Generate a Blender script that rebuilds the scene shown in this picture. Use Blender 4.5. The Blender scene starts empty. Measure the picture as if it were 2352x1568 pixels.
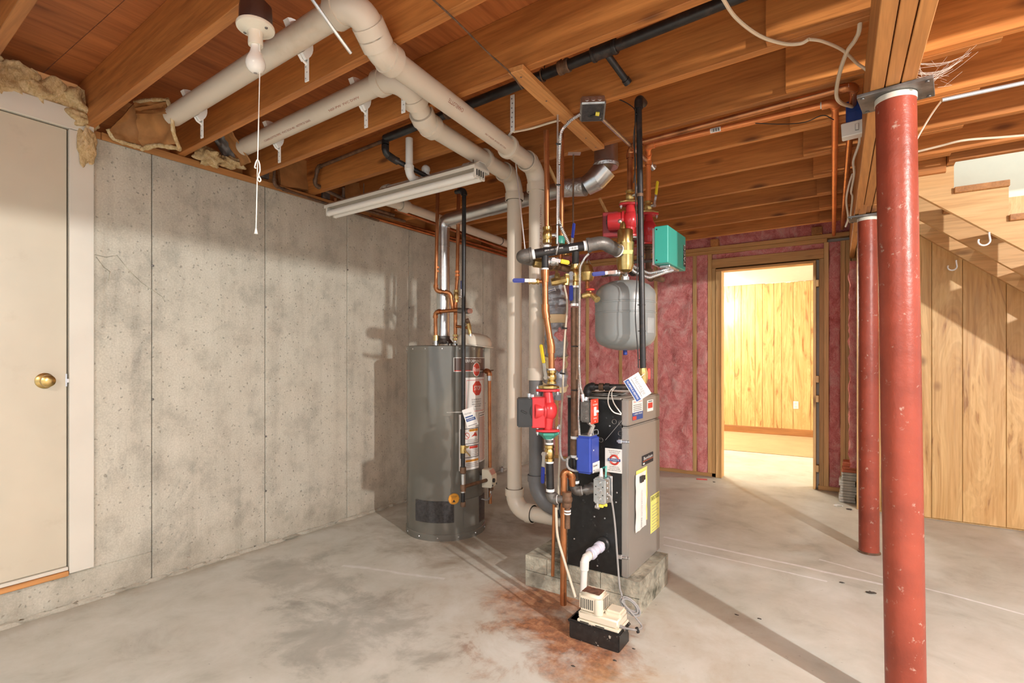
import bpy, bmesh, math, random
from mathutils import Vector, Matrix, noise
from math import sin, cos, pi, radians, sqrt, atan2
rnd = random.Random(7)
sc = bpy.context.scene
COL = sc.collection
V = Vector

# ------------------------------------------------------------------ camera
FPX, HZ, UX = 1202.0, 823.0, 1176.0          # focal length, horizon row, centre column for a 2352 x 1568 frame
CAMP = V((3.175, 0.0, 1.2))
YAW = radians(33.58)
SY, CY = sin(YAW), cos(YAW)
FW = V((-SY, CY, 0)); RT = V((CY, SY, 0)); UP = V((0, 0, 1))
cd = bpy.data.cameras.new('camera'); cam = bpy.data.objects.new('camera', cd); COL.objects.link(cam)
cam.location = CAMP; cam.rotation_euler = (pi/2, 0, YAW)
cd.sensor_width = 36; cd.lens = FPX/2352*36; cd.shift_y = (HZ-784)/2352; cd.clip_start = .02
sc.camera = cam

# ------------------------------------------------------------------ world, lamps, exposure
w = bpy.data.worlds.new('world'); sc.world = w; w.use_nodes = True
w.node_tree.nodes['Background'].inputs[0].default_value = (.88, .945, 1.0, 1)
w.node_tree.nodes['Background'].inputs[1].default_value = .78
def lamp(name, loc, power, col, rad):
    l = bpy.data.lights.new(name, 'POINT'); l.energy = power; l.color = col; l.shadow_soft_size = rad
    o = bpy.data.objects.new(name, l); COL.objects.link(o); o.location = loc; return o
lamp('bulb_right_bay', (5.5, .66, 2.225), 345, (1, .97, .93), .035)      # bare bulb in the bay right of the beam
def fill_light(name, loc, power, sx, sy):                                                    # added downward area fill that bounces off the floor, no real fitting
    l = bpy.data.lights.new(name, 'AREA'); l.shape = 'RECTANGLE'; l.size = sx; l.size_y = sy; l.energy = power; l.color = (1, .97, .92)
    o = bpy.data.objects.new(name, l); COL.objects.link(o); o.location = loc
fill_light('fill_light_behind_camera', (3.3, -1.1, 2.32), 105, 1.2, .3)
lamp('bulb_back_room', (.40, 8.3, 2.0), 125, (1, .95, .84), .05)
lamp('bulb_back_room_far', (1.30, 8.95, 2.0), 10, (1, .95, .84), .06)
lamp('bulb_back_room_right', (4.9, 7.15, 2.0), 80, (1, .95, .86), .05)
lamp('bulb_stairwell', (4.75, 4.55, 3.9), 65, (.93, .96, 1.0), .06)
vs = sc.view_settings
vs.view_transform = 'Standard'; vs.look = 'None'; vs.gamma = 1; vs.use_curve_mapping = False
vs.exposure = .58
sc.cycles.max_bounces = 7; sc.cycles.diffuse_bounces = 4; sc.cycles.glossy_bounces = 3

# ------------------------------------------------------------------ points from the survey of the photograph
def _ray(u, v): return FW + RT*((u-UX)/FPX) + UP*((HZ-v)/FPX)
def P(u, v, d): return CAMP + _ray(u, v)*d                     # at a known depth
def onX(u, v, x): r = _ray(u, v); return CAMP + r*((x-CAMP.x)/r.x)
def onY(u, v, y): r = _ray(u, v); return CAMP + r*((y-CAMP.y)/r.y)
def onZ(u, v, z): r = _ray(u, v); return CAMP + r*((z-CAMP.z)/r.z)

KJ = .043                                                     # the joists run slightly out of square with the poured wall
def onJ(u, v, y0): r = _ray(u, v); return CAMP + r*((y0-CAMP.y-KJ*CAMP.x)/(r.y+KJ*r.x))
def jy(x, y0): return y0-KJ*x

# ------------------------------------------------------------------ mesh builder
def fillet(pts, R, n=5):
    pts = [V(p) for p in pts]; out = [pts[0]]
    for i in range(1, len(pts)-1):
        a, b, c = pts[i-1], pts[i], pts[i+1]
        d1 = (a-b); d2 = (c-b); l1, l2 = d1.length, d2.length
        if l1 < 1e-6 or l2 < 1e-6: continue
        d1 /= l1; d2 /= l2; ang = d1.angle(d2)
        if ang > pi-.05: out.append(b); continue
        t = min(R/math.tan(ang/2), l1*.49, l2*.49)
        r = t*math.tan(ang/2); bis = (d1+d2).normalized(); cen = b+bis*(r/sin(ang/2))
        s, e = b+d1*t-cen, b+d2*t-cen; tot = s.angle(e); ax = s.cross(e).normalized()
        for k in range(n+1): out.append(cen + Matrix.Rotation(tot*k/n, 3, ax) @ s)
    out.append(pts[-1]); return out
def frame(t):
    t = V(t).normalized(); a = V((0, 0, 1)) if abs(t.z) < .9 else V((1, 0, 0))
    x = a.cross(t).normalized(); return x, t.cross(x)
class MB:
    def __init__(s): s.v = []; s.f = []
    def add(s, vs, fs):
        o = len(s.v); s.v += [V(p) for p in vs]; s.f += [tuple(i+o for i in f) for f in fs]; return s
    def box(s, a, b, rz=0, R=None, piv=None):
        x0, y0, z0 = a; x1, y1, z1 = b
        vs = [V((x, y, z)) for z in (z0, z1) for y in (y0, y1) for x in (x0, x1)]
        c = V(((x0+x1)/2, (y0+y1)/2, (z0+z1)/2)) if piv is None else V(piv)
        if rz: R = Matrix.Rotation(rz, 3, 'Z')
        if R is not None: vs = [R @ (p-c) + c for p in vs]
        return s.add(vs, [(0,2,3,1), (4,5,7,6), (0,1,5,4), (2,6,7,3), (0,4,6,2), (1,3,7,5)])
    def cbox(s, c, size, R=None):
        c = V(c); h = V(size)/2; return s.box(c-h, c+h, R=R)
    def obox(s, c, ax, ay, az, size):                       # box on explicit axes
        R = Matrix((V(ax), V(ay), V(az))).transposed(); return s.cbox(c, size, R)
    def tube(s, pts, r, seg=12, cap=True, closed=False):
        pts = [V(p) for p in pts]; n = len(pts)
        rr = r if isinstance(r, (list, tuple)) else [r]*n
        t0 = (pts[1]-pts[0]).normalized(); x, y = frame(t0); vs = []; fs = []; pt = t0
        for i in range(n):
            if closed: t = (pts[(i+1) % n]-pts[i-1]).normalized()
            else: t = (pts[min(i+1, n-1)]-pts[max(i-1, 0)])
            t = t.normalized() if t.length > 1e-9 else pt
            q = pt.rotation_difference(t); x = q @ x; y = q @ y; pt = t
            for k in range(seg):
                a = 2*pi*k/seg; vs.append(pts[i] + (x*cos(a)+y*sin(a))*rr[i])
        m = n if closed else n-1
        for i in range(m):
            j = (i+1) % n
            for k in range(seg):
                k2 = (k+1) % seg; fs.append((i*seg+k, i*seg+k2, j*seg+k2, j*seg+k))
        if cap and not closed:
            fs.append(tuple(range(seg-1, -1, -1))); fs.append(tuple((n-1)*seg+k for k in range(seg)))
        return s.add(vs, fs)
    def lathe(s, prof, o, ax=(0, 0, 1), seg=24):              # prof: (radius, height along axis)
        o = V(o); ax = V(ax).normalized(); x, y = frame(ax); vs = []; fs = []; n = len(prof)
        for (r, h) in prof:
            for k in range(seg):
                a = 2*pi*k/seg; vs.append(o + ax*h + (x*cos(a)+y*sin(a))*max(r, 1e-5))
        for i in range(n-1):
            for k in range(seg):
                k2 = (k+1) % seg; fs.append((i*seg+k, i*seg+k2, (i+1)*seg+k2, (i+1)*seg+k))
        fs.append(tuple(range(seg-1, -1, -1))); fs.append(tuple((n-1)*seg+k for k in range(seg)))
        return s.add(vs, fs)
    def prism(s, poly, d):                                   # polygon of 3-D points pushed along d
        n = len(poly); d = V(d); vs = [V(p) for p in poly] + [V(p)+d for p in poly]
        fs = [tuple(range(n-1, -1, -1)), tuple(range(n, 2*n))] + [(i, (i+1) % n, n+(i+1) % n, n+i) for i in range(n)]
        return s.add(vs, fs)
    def ball(s, c, r, seg=14, sq=(1, 1, 1)):
        c = V(c); n = seg//2; vs = []; fs = []
        for i in range(n+1):
            th = pi*i/n
            for k in range(seg):
                a = 2*pi*k/seg; vs.append(c + V((sin(th)*cos(a)*r*sq[0], sin(th)*sin(a)*r*sq[1], cos(th)*r*sq[2])))
        for i in range(n):
            for k in range(seg):
                k2 = (k+1) % seg; fs.append((i*seg+k, (i+1)*seg+k, (i+1)*seg+k2, i*seg+k2))
        return s.add(vs, fs)
    def lump(s, c, rx, ry, rz, seed, amp=.35, seg=26, fr=2.2, hf=1.0):   # torn, billowy tuft
        c = V(c); n = seg//2; vs = []; fs = []; off = V((seed*3.1, seed*1.7, seed*.9))
        for i in range(n+1):
            th = pi*i/n
            for k in range(seg):
                a = 2*pi*k/seg; u = V((sin(th)*cos(a), sin(th)*sin(a), cos(th)))
                q = 1 + amp*(noise.noise(u*fr+off)*1.2 + noise.noise(u*fr*2.7+off)*.6*hf + noise.noise(u*fr*6+off)*.3*hf*hf)
                vs.append(c + V((u.x*rx, u.y*ry, u.z*rz))*q)
        for i in range(n):
            for k in range(seg):
                k2 = (k+1) % seg; fs.append((i*seg+k, (i+1)*seg+k, (i+1)*seg+k2, i*seg+k2))
        return s.add(vs, fs)
    def sheet(s, o, ex, ey, nx, ny, fn, thick=None):           # grid o + ex*i + ey*j moved by fn(a, b)
        o = V(o); ex = V(ex); ey = V(ey); vs = []; fs = []
        for j in range(ny+1):
            for i in range(nx+1):
                a, b = i/nx, j/ny; vs.append(o + ex*a + ey*b + fn(a, b))
        for j in range(ny):
            for i in range(nx):
                q = j*(nx+1)+i; fs.append((q, q+1, q+nx+2, q+nx+1))
        if thick is not None:                                # closed slab
            t = V(thick); m = len(vs); vs += [p+t for p in [o+ex*(i/nx)+ey*(j/ny) for j in range(ny+1) for i in range(nx+1)]]
            fs += [tuple(m+i for i in reversed(f)) for f in list(fs)]
            rim = [i for i in range(nx+1)] + [j*(nx+1)+nx for j in range(1, ny+1)] + [ny*(nx+1)+i for i in range(nx-1, -1, -1)] + [j*(nx+1) for j in range(ny-1, 0, -1)]
            for a, b in zip(rim, rim[1:]+rim[:1]): fs.append((b, a, m+a, m+b))
        return s.add(vs, fs)

ORG = {}                                                     # world origin of every object
def _mesh(name, mb, m, org, smooth, bevel, bseg):
    me = bpy.data.meshes.new(name); me.from_pydata([p-org for p in mb.v], [], mb.f); me.update()
    b = bmesh.new(); b.from_mesh(me); bmesh.ops.recalc_face_normals(b, faces=b.faces)
    if bevel:
        es = [e for e in b.edges if len(e.link_faces) == 2 and e.calc_face_angle(0) > .6]
        bmesh.ops.bevel(b, geom=es, offset=bevel, segments=bseg, affect='EDGES', clamp_overlap=True)
    b.to_mesh(me); b.free()
    for mm in (m if isinstance(m, (list, tuple)) else [m]): me.materials.append(mm)
    if smooth:
        me.polygons.foreach_set('use_smooth', [True]*len(me.polygons)); me.set_sharp_from_angle(angle=radians(smooth))
    return me
def thing(name, label, cat, loc, group=None):
    o = bpy.data.objects.new(name, None); COL.objects.link(o); o.location = V(loc); o.empty_display_size = .05
    ORG[o] = V(loc); o['label'] = label; o['category'] = cat
    if group: o['group'] = group
    return o
def struct(name, loc=(0, 0, 0)):
    o = bpy.data.objects.new(name, None); COL.objects.link(o); o.location = V(loc); ORG[o] = V(loc); o['kind'] = 'structure'; return o
def part(name, mb, m, parent, smooth=35, bevel=0, bseg=1, label=None, stuff=False):
    org = ORG[parent]; o = bpy.data.objects.new(name, _mesh(name, mb, m, org, smooth, bevel, bseg)); COL.objects.link(o)
    o.parent = parent; ORG[o] = org
    if label: o['label'] = label
    if stuff: o['kind'] = 'stuff'
    return o
def solo(name, mb, m, label, cat, group=None, smooth=35, bevel=0, bseg=1, loc=None, kind=None):
    if loc is None:
        lo = [min(p[i] for p in mb.v) for i in range(3)]; hi = [max(p[i] for p in mb.v) for i in range(3)]
        loc = V(((lo[0]+hi[0])/2, (lo[1]+hi[1])/2, lo[2]))
    o = bpy.data.objects.new(name, _mesh(name, mb, m, V(loc), smooth, bevel, bseg)); COL.objects.link(o); o.location = V(loc); ORG[o] = V(loc)
    if kind: o['kind'] = kind
    if label: o['label'] = label; o['category'] = cat
    if group: o['group'] = group
    return o
def smesh(name, mb, m, **k): return solo(name, mb, m, None, None, kind='structure', loc=(0, 0, 0), **k)

def text_mb(txt, o, ex, ey, width=None, height=None, depth=.0004, fn=None, align='CENTER'):
    cu = bpy.data.curves.new('t', 'FONT'); cu.body = txt; cu.align_x = align; cu.align_y = 'CENTER'; cu.size = 1; cu.resolution_u = 2
    ob = bpy.data.objects.new('t', cu); COL.objects.link(ob)
    me = bpy.data.meshes.new_from_object(ob.evaluated_get(bpy.context.evaluated_depsgraph_get()))
    vs = [p.co.copy() for p in me.vertices]; fs = [tuple(p.vertices) for p in me.polygons]
    bpy.data.objects.remove(ob); bpy.data.curves.remove(cu); bpy.data.meshes.remove(me)
    mb = MB()
    if not vs: return mb
    w0 = max(p.x for p in vs)-min(p.x for p in vs); h0 = max(p.y for p in vs)-min(p.y for p in vs)
    sx = sy = 1.0
    if width and height: sx, sy = width/w0, height/h0
    elif width: sx = sy = width/w0
    elif height: sx = sy = height/h0
    if fn: mb.add([fn(p.x*sx, p.y*sy) for p in vs], fs)
    else: mb.add([V(o)+V(ex)*(p.x*sx)+V(ey)*(p.y*sy) for p in vs], fs)
    return mb

# pipe run: every straight length is a part, every corner an elbow
def run(parent, pts, r, m, mf=None, R=None, fit=1.2, seg=14, ext=None, pn='pipe', en='elbow', elbows=True, bands=None):
    pts = [V(p) for p in pts]; R = R or r*2.4; ext = r*1.1 if ext is None else ext; mf = mf or m
    n = len(pts); st = [pts[0]]+[None]*(n-2)+[pts[-1]]; cuts = []
    for i in range(1, n-1):
        a, b, c = pts[i-1], pts[i], pts[i+1]; d1 = (a-b).normalized(); d2 = (c-b).normalized(); ang = d1.angle(d2)
        t = min(R/math.tan(ang/2), (a-b).length*.45, (c-b).length*.45); cuts.append((b, d1, d2, t, ang))
    cur = pts[0]; objs = []
    for (b, d1, d2, t, ang) in cuts:
        objs.append(part(pn, MB().tube([cur, b+d1*t], r, seg), m, parent)); cur = b+d2*t
        arc = fillet([b+d1*(t*2.2), b, b+d2*(t*2.2)], t*math.tan(ang/2), 7)[1:-1]
        mb = MB()
        if elbows:
            mb.tube([b+d1*(t+ext)]+arc+[b+d2*(t+ext)], r*fit, seg)
            for dd in (d1, d2): mb.tube([b+dd*(t+ext), b+dd*(t-ext*.2)], r*fit*1.1, seg)
        else: mb.tube([b+d1*(t+.001)]+arc+[b+d2*(t+.001)], r*1.002, seg)
        objs.append(part(en, mb, mf, parent))
    objs.append(part(pn, MB().tube([cur, pts[-1]], r, seg), m, parent)); return objs
def ring(mb, a, ax, L, r, seg=16): a = V(a); ax = V(ax).normalized(); mb.tube([a-ax*L/2, a+ax*L/2], r, seg); return mb
# ------------------------------------------------------------------ materials
def nt(name):
    m = bpy.data.materials.new(name); m.use_nodes = True; t = m.node_tree; b = t.nodes['Principled BSDF']; return m, t, b
def N(t, k, **kw):
    n = t.nodes.new(k)
    for a, v in kw.items():
        if a.startswith('i_'):
            key = a[2:]; n.inputs[int(key) if key.isdigit() else key.replace('_', ' ')].default_value = v
        else: setattr(n, a, v)
    return n
def L(t, a, b): t.links.new(a, b)
def rgb(c): return (c[0], c[1], c[2], 1)
def ramp(t, fac, stops):
    n = t.nodes.new('ShaderNodeValToRGB'); e = n.color_ramp.elements
    while len(e) > 1: e.remove(e[-1])
    e[0].position = stops[0][0]; e[0].color = rgb(stops[0][1])
    for p, c in stops[1:]: q = e.new(p); q.color = rgb(c)
    L(t, fac, n.inputs[0]); return n.outputs[0]
def mix(t, fac, a, b, mode='MIX'):
    n = t.nodes.new('ShaderNodeMix'); n.data_type = 'RGBA'; n.blend_type = mode
    if isinstance(fac, (int, float)): n.inputs[0].default_value = fac
    else: L(t, fac, n.inputs[0])
    for k, x in ((6, a), (7, b)):
        if isinstance(x, (tuple, list)): n.inputs[k].default_value = rgb(x)
        else: L(t, x, n.inputs[k])
    return n.outputs[2]
def math_(t, op, a, b=0.0, c=None):
    n = t.nodes.new('ShaderNodeMath'); n.operation = op
    for i, x in enumerate((a, b) if c is None else (a, b, c)):
        if isinstance(x, (int, float)): n.inputs[i].default_value = x
        else: L(t, x, n.inputs[i])
    return n.outputs[0]
def coord(t, scale=(1, 1, 1), rand=0.0):
    tc = N(t, 'ShaderNodeTexCoord'); out = tc.outputs['Object']
    if rand:
        oi = N(t, 'ShaderNodeObjectInfo'); mu = math_(t, 'MULTIPLY', oi.outputs['Random'], rand)
        ad = N(t, 'ShaderNodeVectorMath', operation='ADD'); cx = N(t, 'ShaderNodeCombineXYZ')
        for i in range(3): L(t, mu, cx.inputs[i])
        L(t, out, ad.inputs[0]); L(t, cx.outputs[0], ad.inputs[1]); out = ad.outputs[0]
    mp = N(t, 'ShaderNodeMapping'); mp.inputs['Scale'].default_value = scale; L(t, out, mp.inputs[0]); return mp.outputs[0]
def noi(t, vec, scale, detail=4, rough=.55, dist=0.0):
    n = N(t, 'ShaderNodeTexNoise', i_Scale=scale, i_Detail=detail, i_Roughness=rough, i_Distortion=dist); L(t, vec, n.inputs['Vector']); return n.outputs[0]
def bump(t, b, h, s=.3, d=.01):
    n = N(t, 'ShaderNodeBump', i_Strength=s, i_Distance=d); L(t, h, n.inputs['Height']); L(t, n.outputs[0], b.inputs['Normal'])
def M(name, c, rough=.5, metal=0.0, var=.12, scale=14, bmp=0.0, bscale=60, spec=None, dirt=None, dscale=9, dth=(.55, .7)):
    m, t, b = nt(name); co = coord(t)
    f = noi(t, co, scale, 3)
    lo = tuple(x*(1-var) for x in c); hi = tuple(min(1, x*(1+var)) for x in c)
    col = ramp(t, f, [(.3, lo), (.7, hi)])
    if dirt:
        g = noi(t, co, dscale, 6, .65); mr = N(t, 'ShaderNodeMapRange', i_1=dth[0], i_2=dth[1]); L(t, g, mr.inputs[0]); col = mix(t, mr.outputs[0], col, dirt)
    L(t, col, b.inputs['Base Color']); b.inputs['Roughness'].default_value = rough; b.inputs['Metallic'].default_value = metal
    if spec is not None: b.inputs['Specular IOR Level'].default_value = spec
    if bmp: bump(t, b, noi(t, co, bscale, 4), bmp)
    return m
def wood(name, axis, dark, light, knot=(.12, .035, .01), g=9.0, rough=.55, kn=1.0, bmp=.12, tint=.22, rand=9.0, stretch=.45, fig=1.2):
    m, t, b = nt(name); sx = [g, g, g]; sx[axis] = stretch; kx = [6.5, 6.5, 6.5]; kx[axis] = 2.2
    co = coord(t, sx, rand); f = noi(t, co, fig, 5, .6, .7); fine = noi(t, coord(t, [q*6 for q in sx], rand), 1.6, 2)
    col = ramp(t, f, [(.28, dark), (.5, tuple((a+c)/2 for a, c in zip(dark, light))), (.72, light)])
    col = mix(t, .22, col, ramp(t, fine, [(.35, tuple(x*.45 for x in dark)), (.6, light)]))
    v = N(t, 'ShaderNodeTexVoronoi', i_Scale=1.0, i_Randomness=1.0); L(t, coord(t, kx, rand), v.inputs['Vector'])
    mr = N(t, 'ShaderNodeMapRange', i_1=.16, i_2=.05); L(t, v.outputs['Distance'], mr.inputs[0])
    col = mix(t, math_(t, 'MULTIPLY', mr.outputs[0], .8*kn), col, knot)
    oi = N(t, 'ShaderNodeObjectInfo'); mr2 = N(t, 'ShaderNodeMapRange', i_3=1-tint, i_4=1+tint*.6); L(t, oi.outputs['Random'], mr2.inputs[0])
    hs = N(t, 'ShaderNodeHueSaturation'); L(t, col, hs.inputs['Color']); L(t, mr2.outputs[0], hs.inputs['Value'])
    L(t, hs.outputs[0], b.inputs['Base Color']); b.inputs['Roughness'].default_value = rough
    bump(t, b, fine, bmp, .004); return m
def concrete_wall():
    m, t, b = nt('poured_concrete_wall'); co = coord(t)
    big = noi(t, co, 1.5, 5, .6, .3); mid = noi(t, co, 6, 6, .65); fin = noi(t, co, 90, 3)
    stk = noi(t, coord(t, (5, 7, .35)), 1.6, 5, .6)
    col = ramp(t, big, [(.28, (.38, .35, .285)), (.44, (.52, .475, .39)), (.6, (.62, .59, .49)), (.75, (.53, .45, .34))])
    col = mix(t, .50, col, ramp(t, stk, [(.30, (.27, .255, .205)), (.46, (.53, .50, .41)), (.7, (.69, .66, .55))]), 'MIX')
    col = mix(t, .35, col, ramp(t, mid, [(.33, (.17, .16, .13)), (.5, (.60, .56, .46)), (.72, (.74, .70, .60))]), 'MIX')
    wco = N(t, 'ShaderNodeVectorMath', operation='ADD'); nz = N(t, 'ShaderNodeTexNoise', i_Scale=30.0); L(t, co, nz.inputs['Vector']); L(t, co, wco.inputs[0])
    sc_ = N(t, 'ShaderNodeVectorMath', operation='SCALE', i_Scale=.035); L(t, nz.outputs[1], sc_.inputs[0]); L(t, sc_.outputs[0], wco.inputs[1])
    v = N(t, 'ShaderNodeTexVoronoi', i_Scale=42.0); L(t, wco.outputs[0], v.inputs['Vector']); vs_ = N(t, 'ShaderNodeSeparateColor'); L(t, v.outputs['Color'], vs_.inputs[0])
    d2 = N(t, 'ShaderNodeMapRange', i_1=.26, i_2=.12); L(t, v.outputs['Distance'], d2.inputs[0])
    pit = math_(t, 'MULTIPLY', math_(t, 'MULTIPLY', d2.outputs[0], math_(t, 'GREATER_THAN', vs_.outputs[0], .72)), math_(t, 'GREATER_THAN', mid, .44))
    col = mix(t, math_(t, 'MULTIPLY', pit, .6), col, (.15, .14, .11))
    sm = noi(t, coord(t, (1, 1, .55)), 3.4, 8, .72, 1.0); ss = N(t, 'ShaderNodeMapRange', i_1=.56, i_2=.72); L(t, sm, ss.inputs[0]); col = mix(t, math_(t, 'MULTIPLY', ss.outputs[0], .55), col, (.21, .205, .175))
    gr = noi(t, co, 120, 2); col = mix(t, .16, col, ramp(t, gr, [(.35, (.2, .19, .16)), (.65, (.8, .77, .68))]))
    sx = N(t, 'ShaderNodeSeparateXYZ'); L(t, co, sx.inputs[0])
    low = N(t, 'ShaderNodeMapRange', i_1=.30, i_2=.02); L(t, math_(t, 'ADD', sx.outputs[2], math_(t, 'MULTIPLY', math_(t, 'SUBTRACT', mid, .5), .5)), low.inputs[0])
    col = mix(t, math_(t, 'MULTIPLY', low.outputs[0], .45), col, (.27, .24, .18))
    L(t, col, b.inputs['Base Color']); b.inputs['Roughness'].default_value = .85
    bump(t, b, math_(t, 'SUBTRACT', math_(t, 'ADD', math_(t, 'MULTIPLY', fin, .4), mid), math_(t, 'MULTIPLY', pit, 1.4)), .35, .006); return m
def floor_mat():
    m, t, b = nt('concrete_slab'); co = coord(t)
    big = noi(t, co, .9, 6, .6, .6); mid = noi(t, co, 3.6, 8, .68, .35); fin = noi(t, co, 70, 3); sp = noi(t, co, 24, 4, .7)
    col = ramp(t, big, [(.28, (.385, .385, .33)), (.45, (.51, .51, .445)), (.6, (.595, .60, .545)), (.75, (.57, .53, .42))])
    col = mix(t, .42, col, ramp(t, mid, [(.30, (.27, .26, .22)), (.45, (.50, .50, .44)), (.66, (.67, .67, .62))]))
    sx = N(t, 'ShaderNodeSeparateXYZ'); L(t, co, sx.inputs[0]); X, Y = sx.outputs[0], sx.outputs[1]
    def blob(cx, cy, rx, ry, amp, edge=.35):
        dx = math_(t, 'DIVIDE', math_(t, 'SUBTRACT', X, cx), rx); dy = math_(t, 'DIVIDE', math_(t, 'SUBTRACT', Y, cy), ry)
        d = math_(t, 'SQRT', math_(t, 'ADD', math_(t, 'MULTIPLY', dx, dx), math_(t, 'MULTIPLY', dy, dy)))
        d = math_(t, 'ADD', d, math_(t, 'MULTIPLY', math_(t, 'SUBTRACT', mid, .5), amp)); n = N(t, 'ShaderNodeMapRange', i_1=1.0, i_2=1.0-edge); L(t, d, n.inputs[0]); return n.outputs[0]
    rust = math_(t, 'MAXIMUM', math_(t, 'MULTIPLY', blob(2.12, 2.05, .36, .40, 3.0, .62), 1.0), blob(1.86, 2.26, .34, .30, 1.8, .6))
    col = mix(t, math_(t, 'MULTIPLY', blob(2.0, 2.15, .95, .62, 3.0, .8), .16), col, (.47, .27, .12))
    col = mix(t, math_(t, 'MULTIPLY', rust, .85), col, ramp(t, sp, [(.32, (.13, .035, .008)), (.5, (.33, .105, .026)), (.68, (.50, .24, .10))]))
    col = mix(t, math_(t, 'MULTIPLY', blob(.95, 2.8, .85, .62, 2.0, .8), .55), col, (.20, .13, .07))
    col = mix(t, math_(t, 'MULTIPLY', blob(1.30, 1.55, .42, .34, 4.6, .55), .32), col, (.20, .20, .18))
    col = mix(t, math_(t, 'MULTIPLY', blob(.60, 1.75, .50, .22, 4.4, .55), .30), col, (.23, .22, .19))
    col = mix(t, math_(t, 'MULTIPLY', blob(2.0, .75, .5, .18, 3.4, .4), .35), col, (.22, .21, .19))
    col = mix(t, math_(t, 'MULTIPLY', blob(2.75, 1.75, .5, .3, 2.4, .8), .35), col, (.62, .47, .25))
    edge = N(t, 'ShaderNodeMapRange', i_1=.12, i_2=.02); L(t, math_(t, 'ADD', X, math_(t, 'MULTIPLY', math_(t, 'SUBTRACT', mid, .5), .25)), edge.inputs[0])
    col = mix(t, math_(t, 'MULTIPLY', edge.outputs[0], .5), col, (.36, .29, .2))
    for (a, c, wd, k) in ((((1525, 1232), (2040, 1345)), .02, .018, .85), (((1525, 1250), (1900, 1335)), .015, .012, .8), (((1880, 1285), (2352, 1412)), .02, .012, .8), (((784, 1300), (1020, 1330)), .05, .02, .4)):
        p, q = onZ(a[0][0], a[0][1], 0), onZ(a[1][0], a[1][1], 0); d = (q-p); ln = d.length; d.normalize(); n_ = V((-d.y, d.x, 0))
        perp = math_(t, 'ADD', math_(t, 'MULTIPLY', X, n_.x), math_(t, 'MULTIPLY', Y, n_.y)); perp = math_(t, 'SUBTRACT', perp, p.dot(n_))
        perp = math_(t, 'ABSOLUTE', math_(t, 'ADD', perp, math_(t, 'MULTIPLY', math_(t, 'SUBTRACT', big, .5), c*4)))
        al = math_(t, 'SUBTRACT', math_(t, 'ADD', math_(t, 'MULTIPLY', X, d.x), math_(t, 'MULTIPLY', Y, d.y)), p.dot(d))
        inside = math_(t, 'MULTIPLY', math_(t, 'GREATER_THAN', al, 0), math_(t, 'LESS_THAN', al, ln))
        n = N(t, 'ShaderNodeMapRange', i_1=wd, i_2=wd*.2); L(t, perp, n.inputs[0])
        col = mix(t, math_(t, 'MULTIPLY', math_(t, 'MULTIPLY', n.outputs[0], inside), math_(t, 'MULTIPLY', sp, k*1.5)), col, (.86, .86, .88))
    dk = N(t, 'ShaderNodeMapRange', i_1=.66, i_2=.72); L(t, sp, dk.inputs[0]); col = mix(t, math_(t, 'MULTIPLY', dk.outputs[0], .45), col, (.2, .19, .17))
    L(t, col, b.inputs['Base Color']); b.inputs['Roughness'].default_value = .62; b.inputs['Specular IOR Level'].default_value = .35
    bump(t, b, math_(t, 'ADD', mid, math_(t, 'MULTIPLY', fin, .3)), .12, .004); return m
def fibre(name, a, bb, c, sc_=9, bm_=.9):
    m, t, b = nt(name); co = coord(t, (1, 1, .7)); f = noi(t, co, sc_, 7, .68, 1.2); g = noi(t, co, sc_*9, 3, .6, 1.5)
    col = mix(t, .3, ramp(t, f, [(.3, a), (.5, bb), (.7, c)]), ramp(t, g, [(.35, a), (.65, c)]))
    L(t, col, b.inputs['Base Color']); b.inputs['Roughness'].default_value = .95; b.inputs['Specular IOR Level'].default_value = .1
    bump(t, b, math_(t, 'ADD', f, math_(t, 'MULTIPLY', g, .5)), bm_, .02); return m

WD, WL = (.36, .112, .022), (.70, .275, .068)
wood_x = wood('joist_wood', 0, WD, WL)
wood_y = wood('beam_wood', 1, (.40, .16, .045), (.66, .31, .10))
wood_z = wood('stud_wood', 2, (.58, .32, .11), (.82, .53, .24))
wood_xl = wood('plate_wood', 0, (.52, .26, .085), (.74, .43, .17))
ply = wood('subfloor_plywood', 1, (.26, .068, .015), (.50, .165, .045), g=7, kn=.7)
pine0 = wood('pine_panel', 2, (.50, .245, .065), (.82, .56, .25), knot=(.30, .12, .03), g=5.5, kn=.6, tint=.16, fig=1.5, stretch=.8, rough=.42)
def pine_mat():
    m, t, b = nt('knotty_pine_panel'); co = coord(t, (3.2, 3.2, .55), 9.0)
    f = noi(t, co, 1.5, 4, .55, 2.6); fine = noi(t, coord(t, (60, 60, 2.2), 9.0), 1.2, 3)
    rings = math_(t, 'SINE', math_(t, 'MULTIPLY', f, 34)); rr = N(t, 'ShaderNodeMapRange', i_1=-1.0, i_2=1.0); L(t, rings, rr.inputs[0])
    col = ramp(t, f, [(.32, (.27, .10, .02)), (.43, (.55, .28, .075)), (.53, (.76, .49, .20)), (.64, (.60, .33, .10)), (.76, (.30, .115, .025))])
    col = mix(t, .26, col, ramp(t, rr.outputs[0], [(.0, (.36, .15, .035)), (.6, (.80, .55, .25))]))
    col = mix(t, .18, col, ramp(t, fine, [(.35, (.38, .18, .05)), (.62, (.88, .66, .36))]))
    v = N(t, 'ShaderNodeTexVoronoi', i_Scale=1.0); L(t, coord(t, (4.0, 4.0, 2.6), 9.0), v.inputs['Vector']); k = N(t, 'ShaderNodeMapRange', i_1=.13, i_2=.03); L(t, v.outputs['Distance'], k.inputs[0])
    col = mix(t, math_(t, 'MULTIPLY', k.outputs[0], .75), col, (.25, .10, .025))
    L(t, col, b.inputs['Base Color']); b.inputs['Roughness'].default_value = .4; bump(t, b, fine, .08, .003); return m
pine = pine_mat()
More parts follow.
